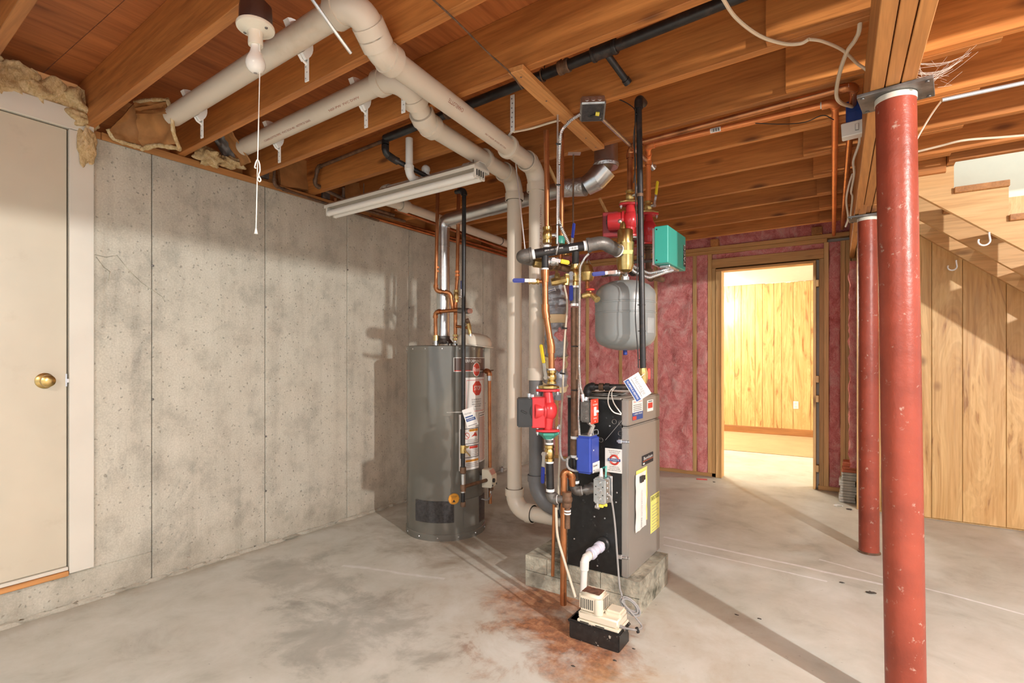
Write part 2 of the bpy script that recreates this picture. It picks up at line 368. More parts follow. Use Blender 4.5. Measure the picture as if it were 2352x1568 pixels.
stair_wood = wood('stair_wood', 0, (.58, .31, .11), (.78, .50, .23), g=7, tint=.1)
wall_concrete = concrete_wall(); slab = floor_mat()
pink = fibre('pink_fibreglass', (.58, .105, .105), (.88, .31, .30), (.96, .60, .56))
yellow_wool = fibre('old_yellow_wool', (.26, .15, .06), (.64, .44, .20), (.88, .74, .50), 7, .45)
kraft = M('kraft_paper', (.42, .19, .06), .7, var=.25, scale=9, bmp=.4, bscale=14)
door_paint = M('cream_door_paint', (.62, .555, .43), .42, var=.05, scale=3, dirt=(.52, .45, .34), dscale=5, dth=(.62, .85))
trim_paint = M('white_trim_paint', (.72, .675, .58), .4, var=.04, scale=4)
brass = M('polished_brass', (.60, .42, .16), .28, 1, var=.15, scale=30)
dull_brass = M('brass_fitting', (.62, .45, .18), .36, .9, var=.2, scale=40)
copper = M('copper_pipe', (.50, .205, .085), .34, .85, var=.22, scale=12, dirt=(.30, .12, .05), dscale=8)
new_copper = M('bright_copper', (.85, .30, .10), .4, .55, var=.1)
iron = M('black_iron_pipe', (.022, .020, .020), .36, .1, var=.3, scale=25, dirt=(.07, .045, .035), dscale=14)
rusty = M('rusty_iron', (.17, .095, .055), .6, .4, var=.35, scale=30, dirt=(.09, .07, .06), bmp=.2)
cast = M('cast_fitting', (.17, .155, .14), .42, .5, var=.2, scale=40, bmp=.15)
galv = M('galvanised_steel', (.62, .63, .63), .3, .95, var=.18, scale=7, dirt=(.42, .42, .42), dscale=5)
steel = M('zinc_plated_steel', (.66, .66, .66), .32, .9, var=.12, scale=25)
darksteel = M('dark_plate_steel', (.20, .19, .18), .5, .7, var=.3, scale=20, dirt=(.4, .38, .35))
pvc = M('cream_pvc', (.68, .59, .48), .35, var=.05, scale=3, dirt=(.55, .43, .3), dscale=4, dth=(.6, .85))
white_pvc = M('white_pvc', (.80, .78, .73), .35, var=.04, scale=6)
lav_pvc = M('lavender_white_union', (.70, .69, .80), .35, var=.05)
grey_pvc = M('grey_pvc', (.16, .155, .155), .4, var=.08)
hanger_white = M('white_hanger_plastic', (.86, .84, .80), .45, var=.03)
tape_white = M('white_thread_tape', (.85, .85, .83), .6, var=.05)
red_paint = M('red_pump_enamel', (.58, .035, .04), .28, var=.12, scale=9)
dk_red = M('dark_red_enamel', (.30, .025, .03), .35, var=.12)
black_pl = M('black_plastic', (.022, .022, .022), .42, var=.2)
grey_tank = M('grey_tank_paint', (.25, .265, .26), .28, var=.04, scale=4)
teal_box = M('teal_enamel', (.045, .40, .32), .35, var=.04, scale=3)
blue_box = M('blue_enamel', (.035, .07, .38), .3, var=.08)
blue_grip = M('blue_vinyl_grip', (.02, .035, .24), .4, var=.1)
yellow_grip = M('yellow_vinyl_grip', (.80, .60, .03), .4, var=.08)
heater_paint = M('grey_brown_heater_enamel', (.195, .185, .160), .19, .25, var=.05, scale=3)
boiler_grey = M('boiler_jacket_grey', (.36, .335, .30), .34, .35, var=.04, scale=3)
boiler_black = M('boiler_jacket_black', (.012, .012, .012), .33, var=.3, scale=40, dirt=(.12, .12, .12), dscale=38, dth=(.64, .74))
paper = M('white_paper', (.84, .82, .78), .7, var=.03)
ink = M('black_ink', (.02, .02, .025), .6, var=.05)
grey_ink = M('grey_ink', (.30, .28, .27), .6, var=.05)
red_ink = M('red_ink', (.62, .06, .04), .5, var=.05)
white_ink = M('white_ink', (.86, .84, .80), .5, var=.02)
blue_ink = M('navy_ink', (.03, .08, .27), .5, var=.05)
orange_ink = M('orange_ink', (.80, .34, .03), .5, var=.05)
pink_ink = M('salmon_ink', (.66, .34, .27), .6, var=.05)
yellow_lab = M('yellow_label', (.86, .82, .22), .5, var=.03)
panel_brown = M('dark_brown_panel', (.12, .075, .06), .35, var=.05)
red_label = M('brown_red_print', (.33, .08, .04), .6, var=.05)
cream_pl = M('cream_plastic', (.76, .69, .54), .4, var=.05, scale=6, dirt=(.50, .38, .24), dscale=14, dth=(.62, .8))
rust_dirt = M('rust_crust', (.16, .07, .04), .9, var=.4, scale=40, bmp=.6)
pump_black = M('speckled_black_tank', (.02, .018, .017), .4, var=.3, scale=60, dirt=(.48, .43, .36), dscale=48, dth=(.63, .67))
post_red = M('red_primer_post', (.285, .055, .030), .38, var=.22, scale=6, dirt=(.42, .27, .21), dscale=34, dth=(.62, .70), bmp=.2, bscale=30, spec=.4)
block_mat = M('mossy_concrete_block', (.37, .35, .275), .9, var=.5, scale=11, dirt=(.10, .095, .065), dscale=7, bmp=.6, bscale=45)
fix_white = M('white_fixture_enamel', (.74, .69, .60), .35, var=.03)
porcelain = M('cream_porcelain', (.80, .73, .60), .25, var=.03)
bakelite = M('brown_bakelite', (.055, .022, .015), .35, var=.15)
frost = M('frosted_bulb_glass', (.88, .84, .77), .15, var=.02)
cord = M('white_cord', (.84, .80, .72), .6, var=.03)
cable = M('cream_cable', (.72, .60, .44), .5, var=.05)
grey_cable = M('grey_cable', (.30, .29, .28), .45, var=.1)
blk_wire = M('black_wire', (.02, .02, .02), .5, var=.1)
foil = M('crinkled_foil', (.66, .66, .66), .32, .85, var=.2, scale=20, bmp=.9, bscale=30)
silver_wrap = M('grey_silver_wrap', (.30, .30, .32), .4, .35, var=.3, scale=9, bmp=.9, bscale=18)
tan_tape = M('tan_tape', (.76, .58, .34), .5, var=.06)
green_en = M('green_flange_enamel', (.05, .30, .22), .4, var=.1)
red_box = M('red_switch_plate', (.68, .06, .03), .4, var=.04)
blue_gang = M('blue_switch_box', (.012, .045, .22), .4, var=.12)
plate_w = M('white_switch_plate', (.84, .82, .76), .35, var=.02)
yel_conn = M('yellow_connector', (.80, .66, .08), .5, var=.1)
room_cream = M('cream_room_paint', (.78, .74, .66), .6, var=.03)
stair_cream = M('pale_yellow_drywall', (.80, .80, .62), .6, var=.02)
tan_floor = M('tan_vinyl_floor', (.46, .32, .18), .45, var=.1, scale=4)
base_wood = wood('baseboard_wood', 0, (.28, .11, .03), (.42, .19, .06))
terracotta = M('terracotta_tile', (.52, .14, .06), .7, var=.1)
tile_grey = M('grey_slate_tile', (.46, .44, .38), .8, var=.18, scale=20)
red_bit = M('red_scrap', (.65, .12, .11), .6, var=.05)
dirt = M('dark_debris', (.06, .05, .04), .9, var=.4)
joint_dark = M('dark_form_joint', (.085, .08, .065), .95, var=.3, scale=30)  # near-black backing colour that marks the gaps between the concrete panels
conduit_grey = M('dull_grey_conduit', (.42, .41, .40), .4, .3)
web = M('cobweb_thread', (.74, .66, .56), .7, var=.05)
clear_tube = M('translucent_tube', (.60, .52, .40), .25, var=.1)
mesh_grey = M('dark_screen_mesh', (.085, .08, .08), .4, .5, var=.3, scale=60, bmp=.8, bscale=260)
# ------------------------------------------------------------------ floor
ZJ, ZS = 2.34, 2.575                                          # underside of joists, underside of subfloor
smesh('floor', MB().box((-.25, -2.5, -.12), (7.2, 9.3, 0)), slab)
smesh('floor_back_room', MB().box((-.2, 7.27, .0005), (5.6, 9.14, .006)), tan_floor)

# ------------------------------------------------------------------ poured wall with form joints and the door
wl = struct('wall_left')
JY = [-2.5, .632, 1.276, 1.9216, 2.566, 3.208, 3.85, 4.253, 4.9, 5.65]
part('backing', MB().box((-.22, -2.5, 0), (-.006, 5.65, 2.296)), joint_dark, wl)
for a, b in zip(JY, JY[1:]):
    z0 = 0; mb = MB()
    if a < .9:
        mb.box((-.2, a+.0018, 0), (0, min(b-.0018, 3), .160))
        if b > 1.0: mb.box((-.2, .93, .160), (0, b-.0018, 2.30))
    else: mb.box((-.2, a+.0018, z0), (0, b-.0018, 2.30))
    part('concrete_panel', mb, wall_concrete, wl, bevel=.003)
for (y, z) in ((1.276, .98), (1.9216, .70), (1.9216, 1.53), (2.566, 1.86), (3.208, 1.63), (4.253, 1.56), (1.276, 1.70), (1.9216, .35)):
    part('form_tie', MB().lathe([(.007, 0), (.006, .003), (.002, .004)], (-.001, y+.004, z), (1, 0, 0), 10), darksteel, wl)
mb = MB().box((-.14, -2.5, 2.30), (-.004, 1.05, 2.338)).box((-.14, 1.05, 2.30), (.004, 3.3, 2.338)).box((-.14, 3.303, 2.30), (.002, 5.6, 2.338))
part('sill_plate', mb, wood_y, wl, bevel=.002)
# ridge of rough mortar along the foot of the wall
mb = MB()
for i in range(60):
    y = -.4+i*.1; mb.lump((.004, y, .004), .014+.008*rnd.random(), .075, .012+.008*rnd.random(), i, .5, 10)
part('mortar_ridge', mb, wall_concrete, wl, stuff=True)

for pts_ in (((218, 585), (245, 590), (270, 588), (300, 625), (325, 650), (352, 668)), ((222, 590), (240, 612), (252, 625), (250, 645)), ((352, 668), (372, 680), (378, 692))):
    part('wall_crack', MB().tube([onX(u+rnd.uniform(-2, 2), v+rnd.uniform(-2, 2), -.001) for u, v in pts_], .0028, 5), block_mat, wl)
d1 = struct('door_1')
part('door_leaf', MB().box((-.03, .0, .205), (.012, .909, 2.297)), door_paint, d1, bevel=.003)
part('casing', MB().box((-.02, .915, .170), (.026, 1.012, 2.30)), trim_paint, d1, bevel=.002)
part('casing', MB().box((-.02, -.12, 2.302), (.026, 1.012, 2.402)), trim_paint, d1, bevel=.002)
part('sill', MB().box((-.05, -.1, .162), (.03, .912, .185)), wood_y, d1, bevel=.002)
part('threshold', MB().box((-.03, -.1, .187), (.022, .912, .203)), trim_paint, d1, bevel=.002)
k0 = onX(102, 874, .012)
part('door_knob', MB().lathe([(.036, 0), (.036, .006), (.030, .010), (.014, .014), (.013, .026), (.024, .032), (.029, .044), (.027, .056), (.016, .062), (.006, .063)], k0, (1, 0, 0), 28), brass, d1, label='round brass knob with keyhole')
part('strike_plate', MB().box((.008, .903, k0.z-.03), (.0145, .9092, k0.z+.03)), steel, d1)
part('latch', MB().box((.0, .908, k0.z-.012), (.018, .918, k0.z+.006)), steel, d1)

# ------------------------------------------------------------------ ceiling: joists, subfloor sheets, beam
ce = struct('ceiling')
BX = lambda y: 3.264-.03*(y-2.1)
def jbox(x0, x1, y0, wd, z0, z1):
    return MB().prism([V((x0, jy(x0, y0)-wd/2, z0)), V((x1, jy(x1, y0)-wd/2, z0)), V((x1, jy(x1, y0)+wd/2, z0)), V((x0, jy(x0, y0)+wd/2, z0))], (0, 0, z1-z0))
J0 = lambda k: 1.421+JS*k
JS = .4215
for k in range(-7, 10):
    y = J0(k)
    part('joist', jbox(-.10, 3.60, y, .038, ZJ, ZS), wood_x, ce, bevel=.002)
    x1 = 7.1
    if k in (7, 8, 9): x1 = 3.60
    part('joist', jbox(2.905+rnd.uniform(-.02, .03), x1, y-.0385, .037, ZJ+.002, ZS), wood_x, ce, bevel=.002)
part('joist', MB().box((3.605, 3.92, ZJ), (7.1, 3.957, ZS)), wood_x, ce, bevel=.002)          # doubled header at the stair opening
part('joist', MB().box((3.603, 3.962, ZJ), (3.641, 4.99, ZS)), wood_y, ce, bevel=.002)
part('rim_board', MB().box((-.139, -1.5, ZJ), (-.102, 5.6, ZS)), wood_y, ce)
part('rim_board', MB().box((-.13, 5.665, 2.3355), (5.6, 5.70, ZS)), wood_xl, ce)
for i, (x0, x1) in enumerate(((-.138, 1.18), (1.183, 2.40), (2.403, 3.64), (3.643, 5.4), (5.403, 7.1))):
    for (y0, y1) in ((-1.5, .85), (.853, 3.29), (3.293, 5.62)):
        if x0 > 3.6 and y1 > 5:
            part('plywood_sheet', MB().box((x0, y0, ZS+.0005), (x1, 3.955, ZS+.018)), ply, ce)
            part('plywood_sheet', MB().box((x0, 5.02, ZS+.0005), (x1, y1, ZS+.018)), ply, ce)
        else: part('plywood_sheet', MB().box((x0, y0, ZS+.0005), (x1, y1, ZS+.018)), ply, ce)

part('blocking', MB().box((3.33, 3.975, 2.30), (3.60, 4.008, ZS)), wood_x, ce)
def skew(y0, y1, off, wd, z0, z1):
    a = [V((BX(y0)+off, y0, z0)), V((BX(y0)+off+wd, y0, z0)), V((BX(y1)+off+wd, y1, z0)), V((BX(y1)+off, y1, z0))]
    return MB().prism(a, (0, 0, z1-z0))
bm_ = struct('support_beam')
for (y0, y1, dz) in ((-1.5, 3.70, 0), (3.703, 5.53, .006)):
    for j in range(3):
        part('plank', skew(y0+j*.045*(1 if dz == 0 else -.2), y1-(.03*j if dz == 0 else 0), -.0605+j*.0415, .038, 2.08+dz+.0015*(j % 2), 2.339), wood_y, bm_, bevel=.002)
part('plank', skew(3.62, 3.86, -.0605+.0415*.5, .0355, 2.081, 2.30), wood_y, bm_, bevel=.001)

# ------------------------------------------------------------------ stud wall with pink batts and the doorway
wb = struct('wall_back')
YB = 5.545
part('bottom_plate', MB().box((-.0, YB, 0), (2.0, YB+.088, .038)), wood_xl, wb, bevel=.002)
part('bottom_plate', MB().box((2.86, YB, 0), (3.42, YB+.088, .038)), wood_xl, wb, bevel=.002)
part('top_plate', MB().box((0, YB, 2.257), (2.93, YB+.088, 2.294)), wood_xl, wb, bevel=.002)
part('top_plate', MB().box((0, YB, 2.296), (3.42, YB+.088, 2.333)), wood_xl, wb, bevel=.002)
SX = [.137, .542, .949, 1.348, 1.757, 1.906, 2.924, 3.052]
for x in SX + [3.092, 3.135, 3.235]: part('stud', MB().box((x-.019, YB, .038), (x+.019, YB+.088, 2.257)), wood_z, wb, bevel=.002)
part('jack_stud', MB().box((1.927, YB, .0), (1.964, YB+.088, 2.113)), wood_z, wb, bevel=.002)
part('jack_stud', MB().box((2.868, YB-.002, .038), (2.9045, YB+.088, 2.113)), wood_z, wb, bevel=.002)
part('header', MB().box((1.927, YB+.001, 2.115), (2.9045, YB+.088, 2.204)), wood_xl, wb, bevel=.002)
part('door_jamb', MB().box((1.968, YB-.012, 0), (2.022, YB+.112, 2.076)), wood_z, wb, bevel=.002)
part('door_jamb', MB().box((2.820, YB-.012, 0), (2.842, YB+.112, 2.076)), wood_z, wb, bevel=.002)
part('door_jamb', MB().box((1.968, YB-.012, 2.077), (2.842, YB+.112, 2.100)), wood_xl, wb, bevel=.002)
for z in (.16, .80, .98, 1.86): part('shim', MB().box((2.8435, YB-.006, z), (2.8665, YB+.07, z+.06)), wood_z, wb)
part('drywall', MB().box((-.1, YB+.09, 0), (1.968, YB+.104, 2.42)), room_cream, wb)
part('drywall', MB().box((2.842, YB+.09, 0), (5.62, YB+.104, 2.42)), room_cream, wb)
part('drywall', MB().box((1.968, YB+.09, 2.101), (2.842, YB+.104, 2.42)), room_cream, wb)
def batt(x0, x1, z0, z1, y, seed, amp=.03, nx=12, nz=60, par=wb, dep=.05):
    off = V((seed*2.3, seed, seed*.7))
    def fn(a, b):
        p = V((x0+(x1-x0)*a, 0, z0+(z1-z0)*b))
        pw = p+V((noise.noise(p*3+off), 0, noise.noise(p*3-off)))*.12; h = noise.noise(pw*4+off)*amp*1.2 + noise.noise(pw*13+off)*amp*.4 - (1-min(1, abs(noise.noise(pw*5.5-off))*5))*amp*.9
        e = min(a, 1-a)*2; h *= min(1, .25+e*2); ed = (noise.noise(V((seed, b*9, a*3)))*.008 if a in (0, 1) else 0)
        return V((ed, -h-.012*min(1, e*3), 0))
    return part('insulation_batt', MB().sheet((x0, y, z0), (x1-x0, 0, 0), (0, 0, z1-z0), nx, nz, fn, (0, dep, 0)), pink, par, smooth=60)
for i, (a, b) in enumerate(zip(SX[:5], SX[1:5])): batt(a+.019, b-.019, .038, 2.257, YB+.006, i+1, .034)
batt(.0, .118, .038, 2.257, YB+.01, 9, .02, 6); batt(1.776, 1.887, .038, 2.257, YB+.01, 6, .02, 6)
batt(2.943, 3.033, .038, 2.257, YB+.018, 7, .02, 6)
batt(1.927, 2.9045, 2.205, 2.256, YB+.03, 8, .016, 24, 5)
for i, (a, b) in enumerate(((.0, .9), (.9, 1.66), (1.66, 2.54), (2.54, 3.40))): batt(a, b, 2.335, ZS-.003, YB+.04, 20+i, .03, 20, 8, par=ce)
for u, wd in ((1640, .075), (1876, .085)):
    p = onY(u, 555, 5.5); part('blocking', MB().box((p.x-wd/2, 5.505, 2.3345), (p.x+wd/2, 5.66, 2.40)), wood_y, ce, bevel=.002)

# ------------------------------------------------------------------ panelled wall beneath the stairs
wp = struct('wall_right_panelled')
PX = [3.196, 3.315, 3.47, 3.624, 3.80, 4.035, 4.20, 4.42, 4.58, 4.83, 5.02, 5.27, 5.44, 5.70, 5.88, 6.12]
for a, b in zip(PX, PX[1:]): part('panel_board', MB().box((a+.0012, 4.985, .012), (b-.0012, 5.003, 2.33)), pine, wp, bevel=.0025)
part('stud', MB().box((3.156, 4.990, 0), (3.194, 5.095, 2.08)), wood_z, wp, bevel=.002)
part('stud', MB().box((3.60, 5.004, .0), (3.638, 5.095, 2.33)), wood_z, wp)
part('sheathing', MB().box((3.20, 5.0045, .0), (6.2, 5.02, 2.33)), wood_z, wp)
def fnb(a, b):
    p = V((a*.2, b*2, 3.3)); return V((-.03*noise.noise(p*V((1, 9, 1)).y)-.018*noise.noise(V((b*38, a*5, 2))), 0, 0))
part('insulation_batt', MB().sheet((3.118, 5.53, .30), (0, -.40, 0), (0, 0, 1.70), 8, 60, lambda a, b: V((-.018*noise.noise(V((b*22, a*4, 1)))-.012*noise.noise(V((b*60, a*9, 4)))-.012, 0, 0)), (.04, 0, 0)), pink, wp, smooth=60)
part('corner_stud', MB().box((3.155, YB-.05, 0), (3.195, YB-.001, 2.25)), wood_z, wp)
part('foundation_pier', MB().box((3.26, 5.10, 0), (3.5, 5.535, 2.29)), wood_z, wp)

# ------------------------------------------------------------------ back room
wf = struct('wall_far')
YF = 9.15
ux = [1600, 1640, 1660, 1688, 1703, 1734.7, 1752, 1778, 1795.7, 1822, 1863]
fx = [-.3, 0, .2, .45, .6, .85, 1.0] + [onY(u, 800, YF).x for u in ux[2:]]
fx = sorted(fx) + [fx[-1]+.14, fx[-1]+.38, fx[-1]+.52, fx[-1]+.9, fx[-1]+1.3, 5.6]
fx = sorted(x for x in fx)
for a, b in zip(fx, fx[1:]):
    if b-a > .02: part('panel_board', MB().box((a+.0018, YF-.016, .0), (b-.0018, YF, 2.385)), pine, wf, bevel=.004)
part('backing', MB().box((-.3, YF+.001, 0), (5.7, YF+.03, 2.5)), wood_z, wf)
smesh('baseboard_far', MB().box((-.2, YF-.034, .006), (5.6, YF-.017, .10)).box((-.2, YF-.030, .10), (5.6, YF-.017, .112)), base_wood, bevel=.003)
smesh('ceiling_back_room', MB().box((-.2, 5.66, 2.388), (5.62, 9.18, 2.41)), room_cream)
smesh('wall_back_room_left', MB().box((-.26, 5.655, 0), (-.2, 9.18, 2.40)), room_cream)
smesh('wall_back_room_right', MB().box((5.62, 5.1, 0), (5.68, 9.18, 2.40)), room_cream)
mb = MB()
for i, u in enumerate(range(1764, 1850, 6)):
    p = onY(u, 648-i*.5, YF-.02); mb.lump(p, .05, .012, .018+.012*rnd.random(), i, .5, 10)
part('plaster_daub', mb, room_cream, wf, stuff=True)
p = onY(1828, 930, YF-.018)
ot = thing('wall_outlet', 'white electrical outlet on the panelled wall beyond the doorway', 'outlet', p)
part('cover_plate', MB().box((p.x-.036, p.y-.006, p.z-.058), (p.x+.036, p.y+.001, p.z+.058)), plate_w, ot, bevel=.003)
for dz in (-.025, .025): part('socket', MB().lathe([(.016, 0), (.016, .003), (.012, .0035)], (p.x, p.y-.006, p.z+dz), (0, -1, 0), 14), porcelain, ot)

# ------------------------------------------------------------------ stairwell wall seen above the stairs, stairs
smesh('wall_stairwell', MB().box((3.45, 5.004, ZJ-.01), (7.1, 5.02, 4.3)), stair_cream)
st = thing('basement_stairs', 'open plank staircase of pale wood rising over the panelled wall', 'stairs', (4.6, 4.5, 0))
RISE, RUN, TX, TZ = .196, .238, 3.639, 2.204
def stringer(y, th=.038):
    pts = [(3.345, ZJ-.002), (TX, ZJ-.002), (TX, TZ-.036)]
    i = 0
    while TZ-RISE*i-.036 > .1:
        z = TZ-RISE*i-.036; x = TX+RUN*(i+1); pts += [(x, z), (x, z-RISE)]; i += 1
    xe = pts[-1][0]; pts[-1] = (xe, 0.0); m_ = RISE/RUN
    pts += [(3.462+2.201/m_-.02, 0.0), (3.345, 2.201+.117*m_)]
    return MB().prism([(x, y, z) for x, z in pts], (0, th, 0))
for y in (4.01, 4.53, 4.945): part('stringer', stringer(y), stair_wood, st)
for i in range(11):
    z = TZ-RISE*i
    if z < .15: break
    part('tread', MB().box((TX+RUN*i, 3.985, z-.0355), (TX+RUN*(i+1)+.002, 4.984, z)), wood_y, st, bevel=.003)
m_ = RISE/RUN
smesh('trim_1', MB().prism([(TX+.1, 4.986, TZ+.20), (TX+.1, 4.986, TZ-.02), (TX+2.4, 4.986, TZ-.02-2.3*m_), (TX+2.4, 4.986, TZ+.20-2.3*m_)], (0, .016, 0)), trim_paint)
def cup_hook(u, v, y, lab):
    p = onY(u, v, y); pts = [p+V((0, 0, .012)), p, p+V((.004, -.004, -.035))]
    for k in range(10):
        a = pi*1.15*k/9; pts.append(p+V((.004+.026*(cos(a)-1), -.004, -.035-.026*sin(a))))
    solo('utility_hook', MB().tube(pts, .005, 10), hanger_white, lab, 'hook', group='hooks screwed into the stair stringers')
cup_hook(2272, 538, 4.008, 'white vinyl utility hook under the front stair stringer')
cup_hook(2196, 601, 4.945, 'grey shaded utility hook under the rear stair stringer by the panelling')

# ------------------------------------------------------------------ steel posts
def post(name, label, base, top, r, plate_a):
    t = thing(name, label, 'post', base)
    ax = (top-base); part('pole', MB().tube([base+V((0, 0, .004)), base+ax*.25, base+ax*.5, base+ax*.75, top-V((0, 0, .014))], r, 40), post_red, t)
    part('cap_ring', MB().tube([top-V((0, 0, .032)), top-V((0, 0, .0135))], r*1.03, 32), trim_paint, t, label='whitish unpainted cap ring')
    mb = MB().cbox((top.x, top.y, top.z-.007), (.20, .15, .011), Matrix.Rotation(plate_a, 3, 'Z')); part('top_plate', mb, darksteel, t, bevel=.001)
    for sx in (-1, 1):
        for sy in (-1, 1):
            q = V((top.x, top.y, top.z-.013)) + Matrix.Rotation(plate_a, 3, 'Z') @ V((sx*.085, sy*.06, 0)); part('nail', MB().lathe([(.006, 0), (.006, -.003), (.002, -.004)], q, seg=8), darksteel, t)
    part('base_flange', MB().lathe([(r*1.12, .0), (r*1.12, .006), (r*1.02, .012)], base, seg=24), rusty, t)
b = CAMP+FW*1.74+RT*1.310; b.z = 0; tp = CAMP+FW*1.74+RT*1.2755; tp.z = 2.0805
post('steel_post', 'thick red steel post nearest the camera carrying the beam', b, tp, .0565, -.12)
b = CAMP+FW*3.242+RT*2.212; b.z = 0; tp = CAMP+FW*3.242+RT*2.2045; tp.z = 2.0805
post('steel_post', 'farther and thinner looking red post before the tile stack', b, tp, .0545, -.05)
# ------------------------------------------------------------------ helpers for plumbing
def lerp(a, b, t): return V(a)+(V(b)-V(a))*t
def valve(par, c, ax, Ln, r, hdir, side, hlen, grip, body=None, boff=0.0):
    c = V(c); ax = V(ax).normalized(); hdir = V(hdir).normalized(); side = V(side).normalized()
    part('valve_body', MB().lathe([(r*.95, -Ln/2), (r*1.12, -Ln/2), (r*1.12, -Ln*.33), (r*.9, -Ln*.28), (r*1.15, -Ln*.12), (r*1.15, Ln*.12), (r*.9, Ln*.28), (r*1.12, Ln*.33), (r*1.12, Ln/2), (r*.95, Ln/2)], c, ax, 16), body or brass, par)
    s = c+side*(r*1.1); top = s+side*(r*.7+.006)
    part('valve_stem', MB().tube([s, top], r*.42, 10).tube([top-side*.004, top+side*.004], r*.6, 6), steel, par)
    w = hdir.cross(side).normalized()
    pts = [top-hdir*.008, top+hdir*hlen*.22, top+hdir*hlen*.34+side*boff, top+hdir*hlen*.42+side*boff]
    mb = MB()
    for a, b in zip(pts, pts[1:]):
        d = (b-a); m = (a+b)/2; dn = d.normalized(); mb.obox(m, dn, w, dn.cross(w), (d.length+.002, .016, .003))
    h = part('handle', mb, steel, par)
    a = pts[-1]; b = top+hdir*hlen+side*boff
    part('grip', MB().obox((a+b)/2, hdir, w, hdir.cross(w), ((b-a).length, .020, .009)), grip, h, bevel=.004, bseg=2)
def flexmb(pts, r, step=.007, seg=10, amp=.2, R=.05):
    pts = fillet(pts, R, 8); out = []
    for a, b in zip(pts, pts[1:]):
        n = max(1, int((b-a).length/step*2))
        for k in range(n): out.append(lerp(a, b, k/n))
    out.append(pts[-1]); rr = [r*(1+amp*(.5 if i % 2 else -.5)) for i in range(len(out))]
    return MB().tube(out, rr, seg)
def wire(pts, r, R=.06, seg=8): return MB().tube(fillet(pts, R, 6), r, seg)
def spline(pts, n=8):
    pts = [V(p) for p in pts]; q = [pts[0]*2-pts[1]]+pts+[pts[-1]*2-pts[-2]]; out = []
    for i in range(1, len(q)-2):
        for k in range(n):
            t = k/n; a, b, c, d = q[i-1], q[i], q[i+1], q[i+2]
            out.append(.5*((2*b)+(c-a)*t+(2*a-5*b+4*c-d)*t*t+(3*b-a-3*c+d)*t**3))
    return out+[pts[-1]]

# ------------------------------------------------------------------ cream PVC vent and intake pipes
RP = .0445
def pvc_text(par, txt, a, b, r, t0, wid, hgt, ang, m):
    a = V(a); b = V(b); ax = (b-a).normalized(); s0 = a+ax*((b-a).length*t0); n0 = (CAMP-s0); n0 = (n0-ax*n0.dot(ax)).normalized(); n1 = n0.cross(ax)
    def fn(x, y): q = ang+y/r; return s0+ax*x+(n0*cos(q)+n1*sin(q))*(r+.0006)
    o = part('printed_lettering', text_mb(txt, None, None, None, width=wid, height=hgt, fn=fn), m, par, smooth=0, label=('red' if m is red_label else 'black')+' lettering printed along the pipe')
VR, VL = V((1.623, 2.594, 0)), V((1.423, 2.666, 0))
t1 = thing('vent_pipe', 'front cream PVC vent pipe with big double elbow, dropping behind the red lower pump', 'pipe', (1.623, 2.594, 0))
q = [V((.37, jy(.37, 1.234), 2.385)), V((1.789, jy(1.789, 1.234), 2.385)), V((1.752, 1.30, 2.29)), V((VR.x, VR.y, 2.297)), V((VR.x, VR.y, 1.13))]
run(t1, q, RP, pvc, R=.10, ext=.035, fit=1.16, seg=28)
part('coupling', MB().tube([(VR.x, VR.y, 1.075), (VR.x, VR.y, 1.145)], RP*1.16, 24), pvc, t1)
pvc_text(t1, 'CHARLOTTE', q[3], q[2], RP, .68, .11, .016, -.25, red_label)
pvc_text(t1, 'PVC-1120  SCH 40  ASTM D 1785', q[3], q[2], RP, .40, .20, .007, .25, red_label)
pvc_text(t1, 'CHARLOTTE  PIPE  PVC', q[3], q[4], RP, .30, .26, .010, .55, red_label)
gp = [V((VR.x, VR.y, 1.08)), V((VR.x, VR.y, .36)), V((1.95, VR.y, .36))]
run(t1, gp, RP*.99, grey_pvc, R=.14, ext=.03, fit=1.1, seg=24, pn='lower_pipe', en='sweep_elbow')
t2 = thing('intake_pipe', 'rear cream PVC pipe whose vertical drop ends in an elbow just above the floor', 'pipe', (1.423, 2.666, 0))
q2 = [V((.27, jy(.27, 1.64), 2.395)), V((1.585, jy(1.585, 1.64), 2.395)), V((1.50, 1.80, 2.29)), V((VL.x, VL.y, 2.297)), V((VL.x, VL.y, .275)), V((1.95, VL.y, .275))]
run(t2, q2, RP, pvc, R=.10, ext=.035, fit=1.16, seg=28)
pvc_text(t2, 'CHARLOTTE PIPE   PVC SCH 40   ASTM D 2665', q2[0], q2[1], RP, .36, .42, .010, -.35, red_label)
pvc_text(t2, 'NSF-PW  PVC DWV', q2[0], q2[1], RP, .72, .22, .010, -.3, red_label)

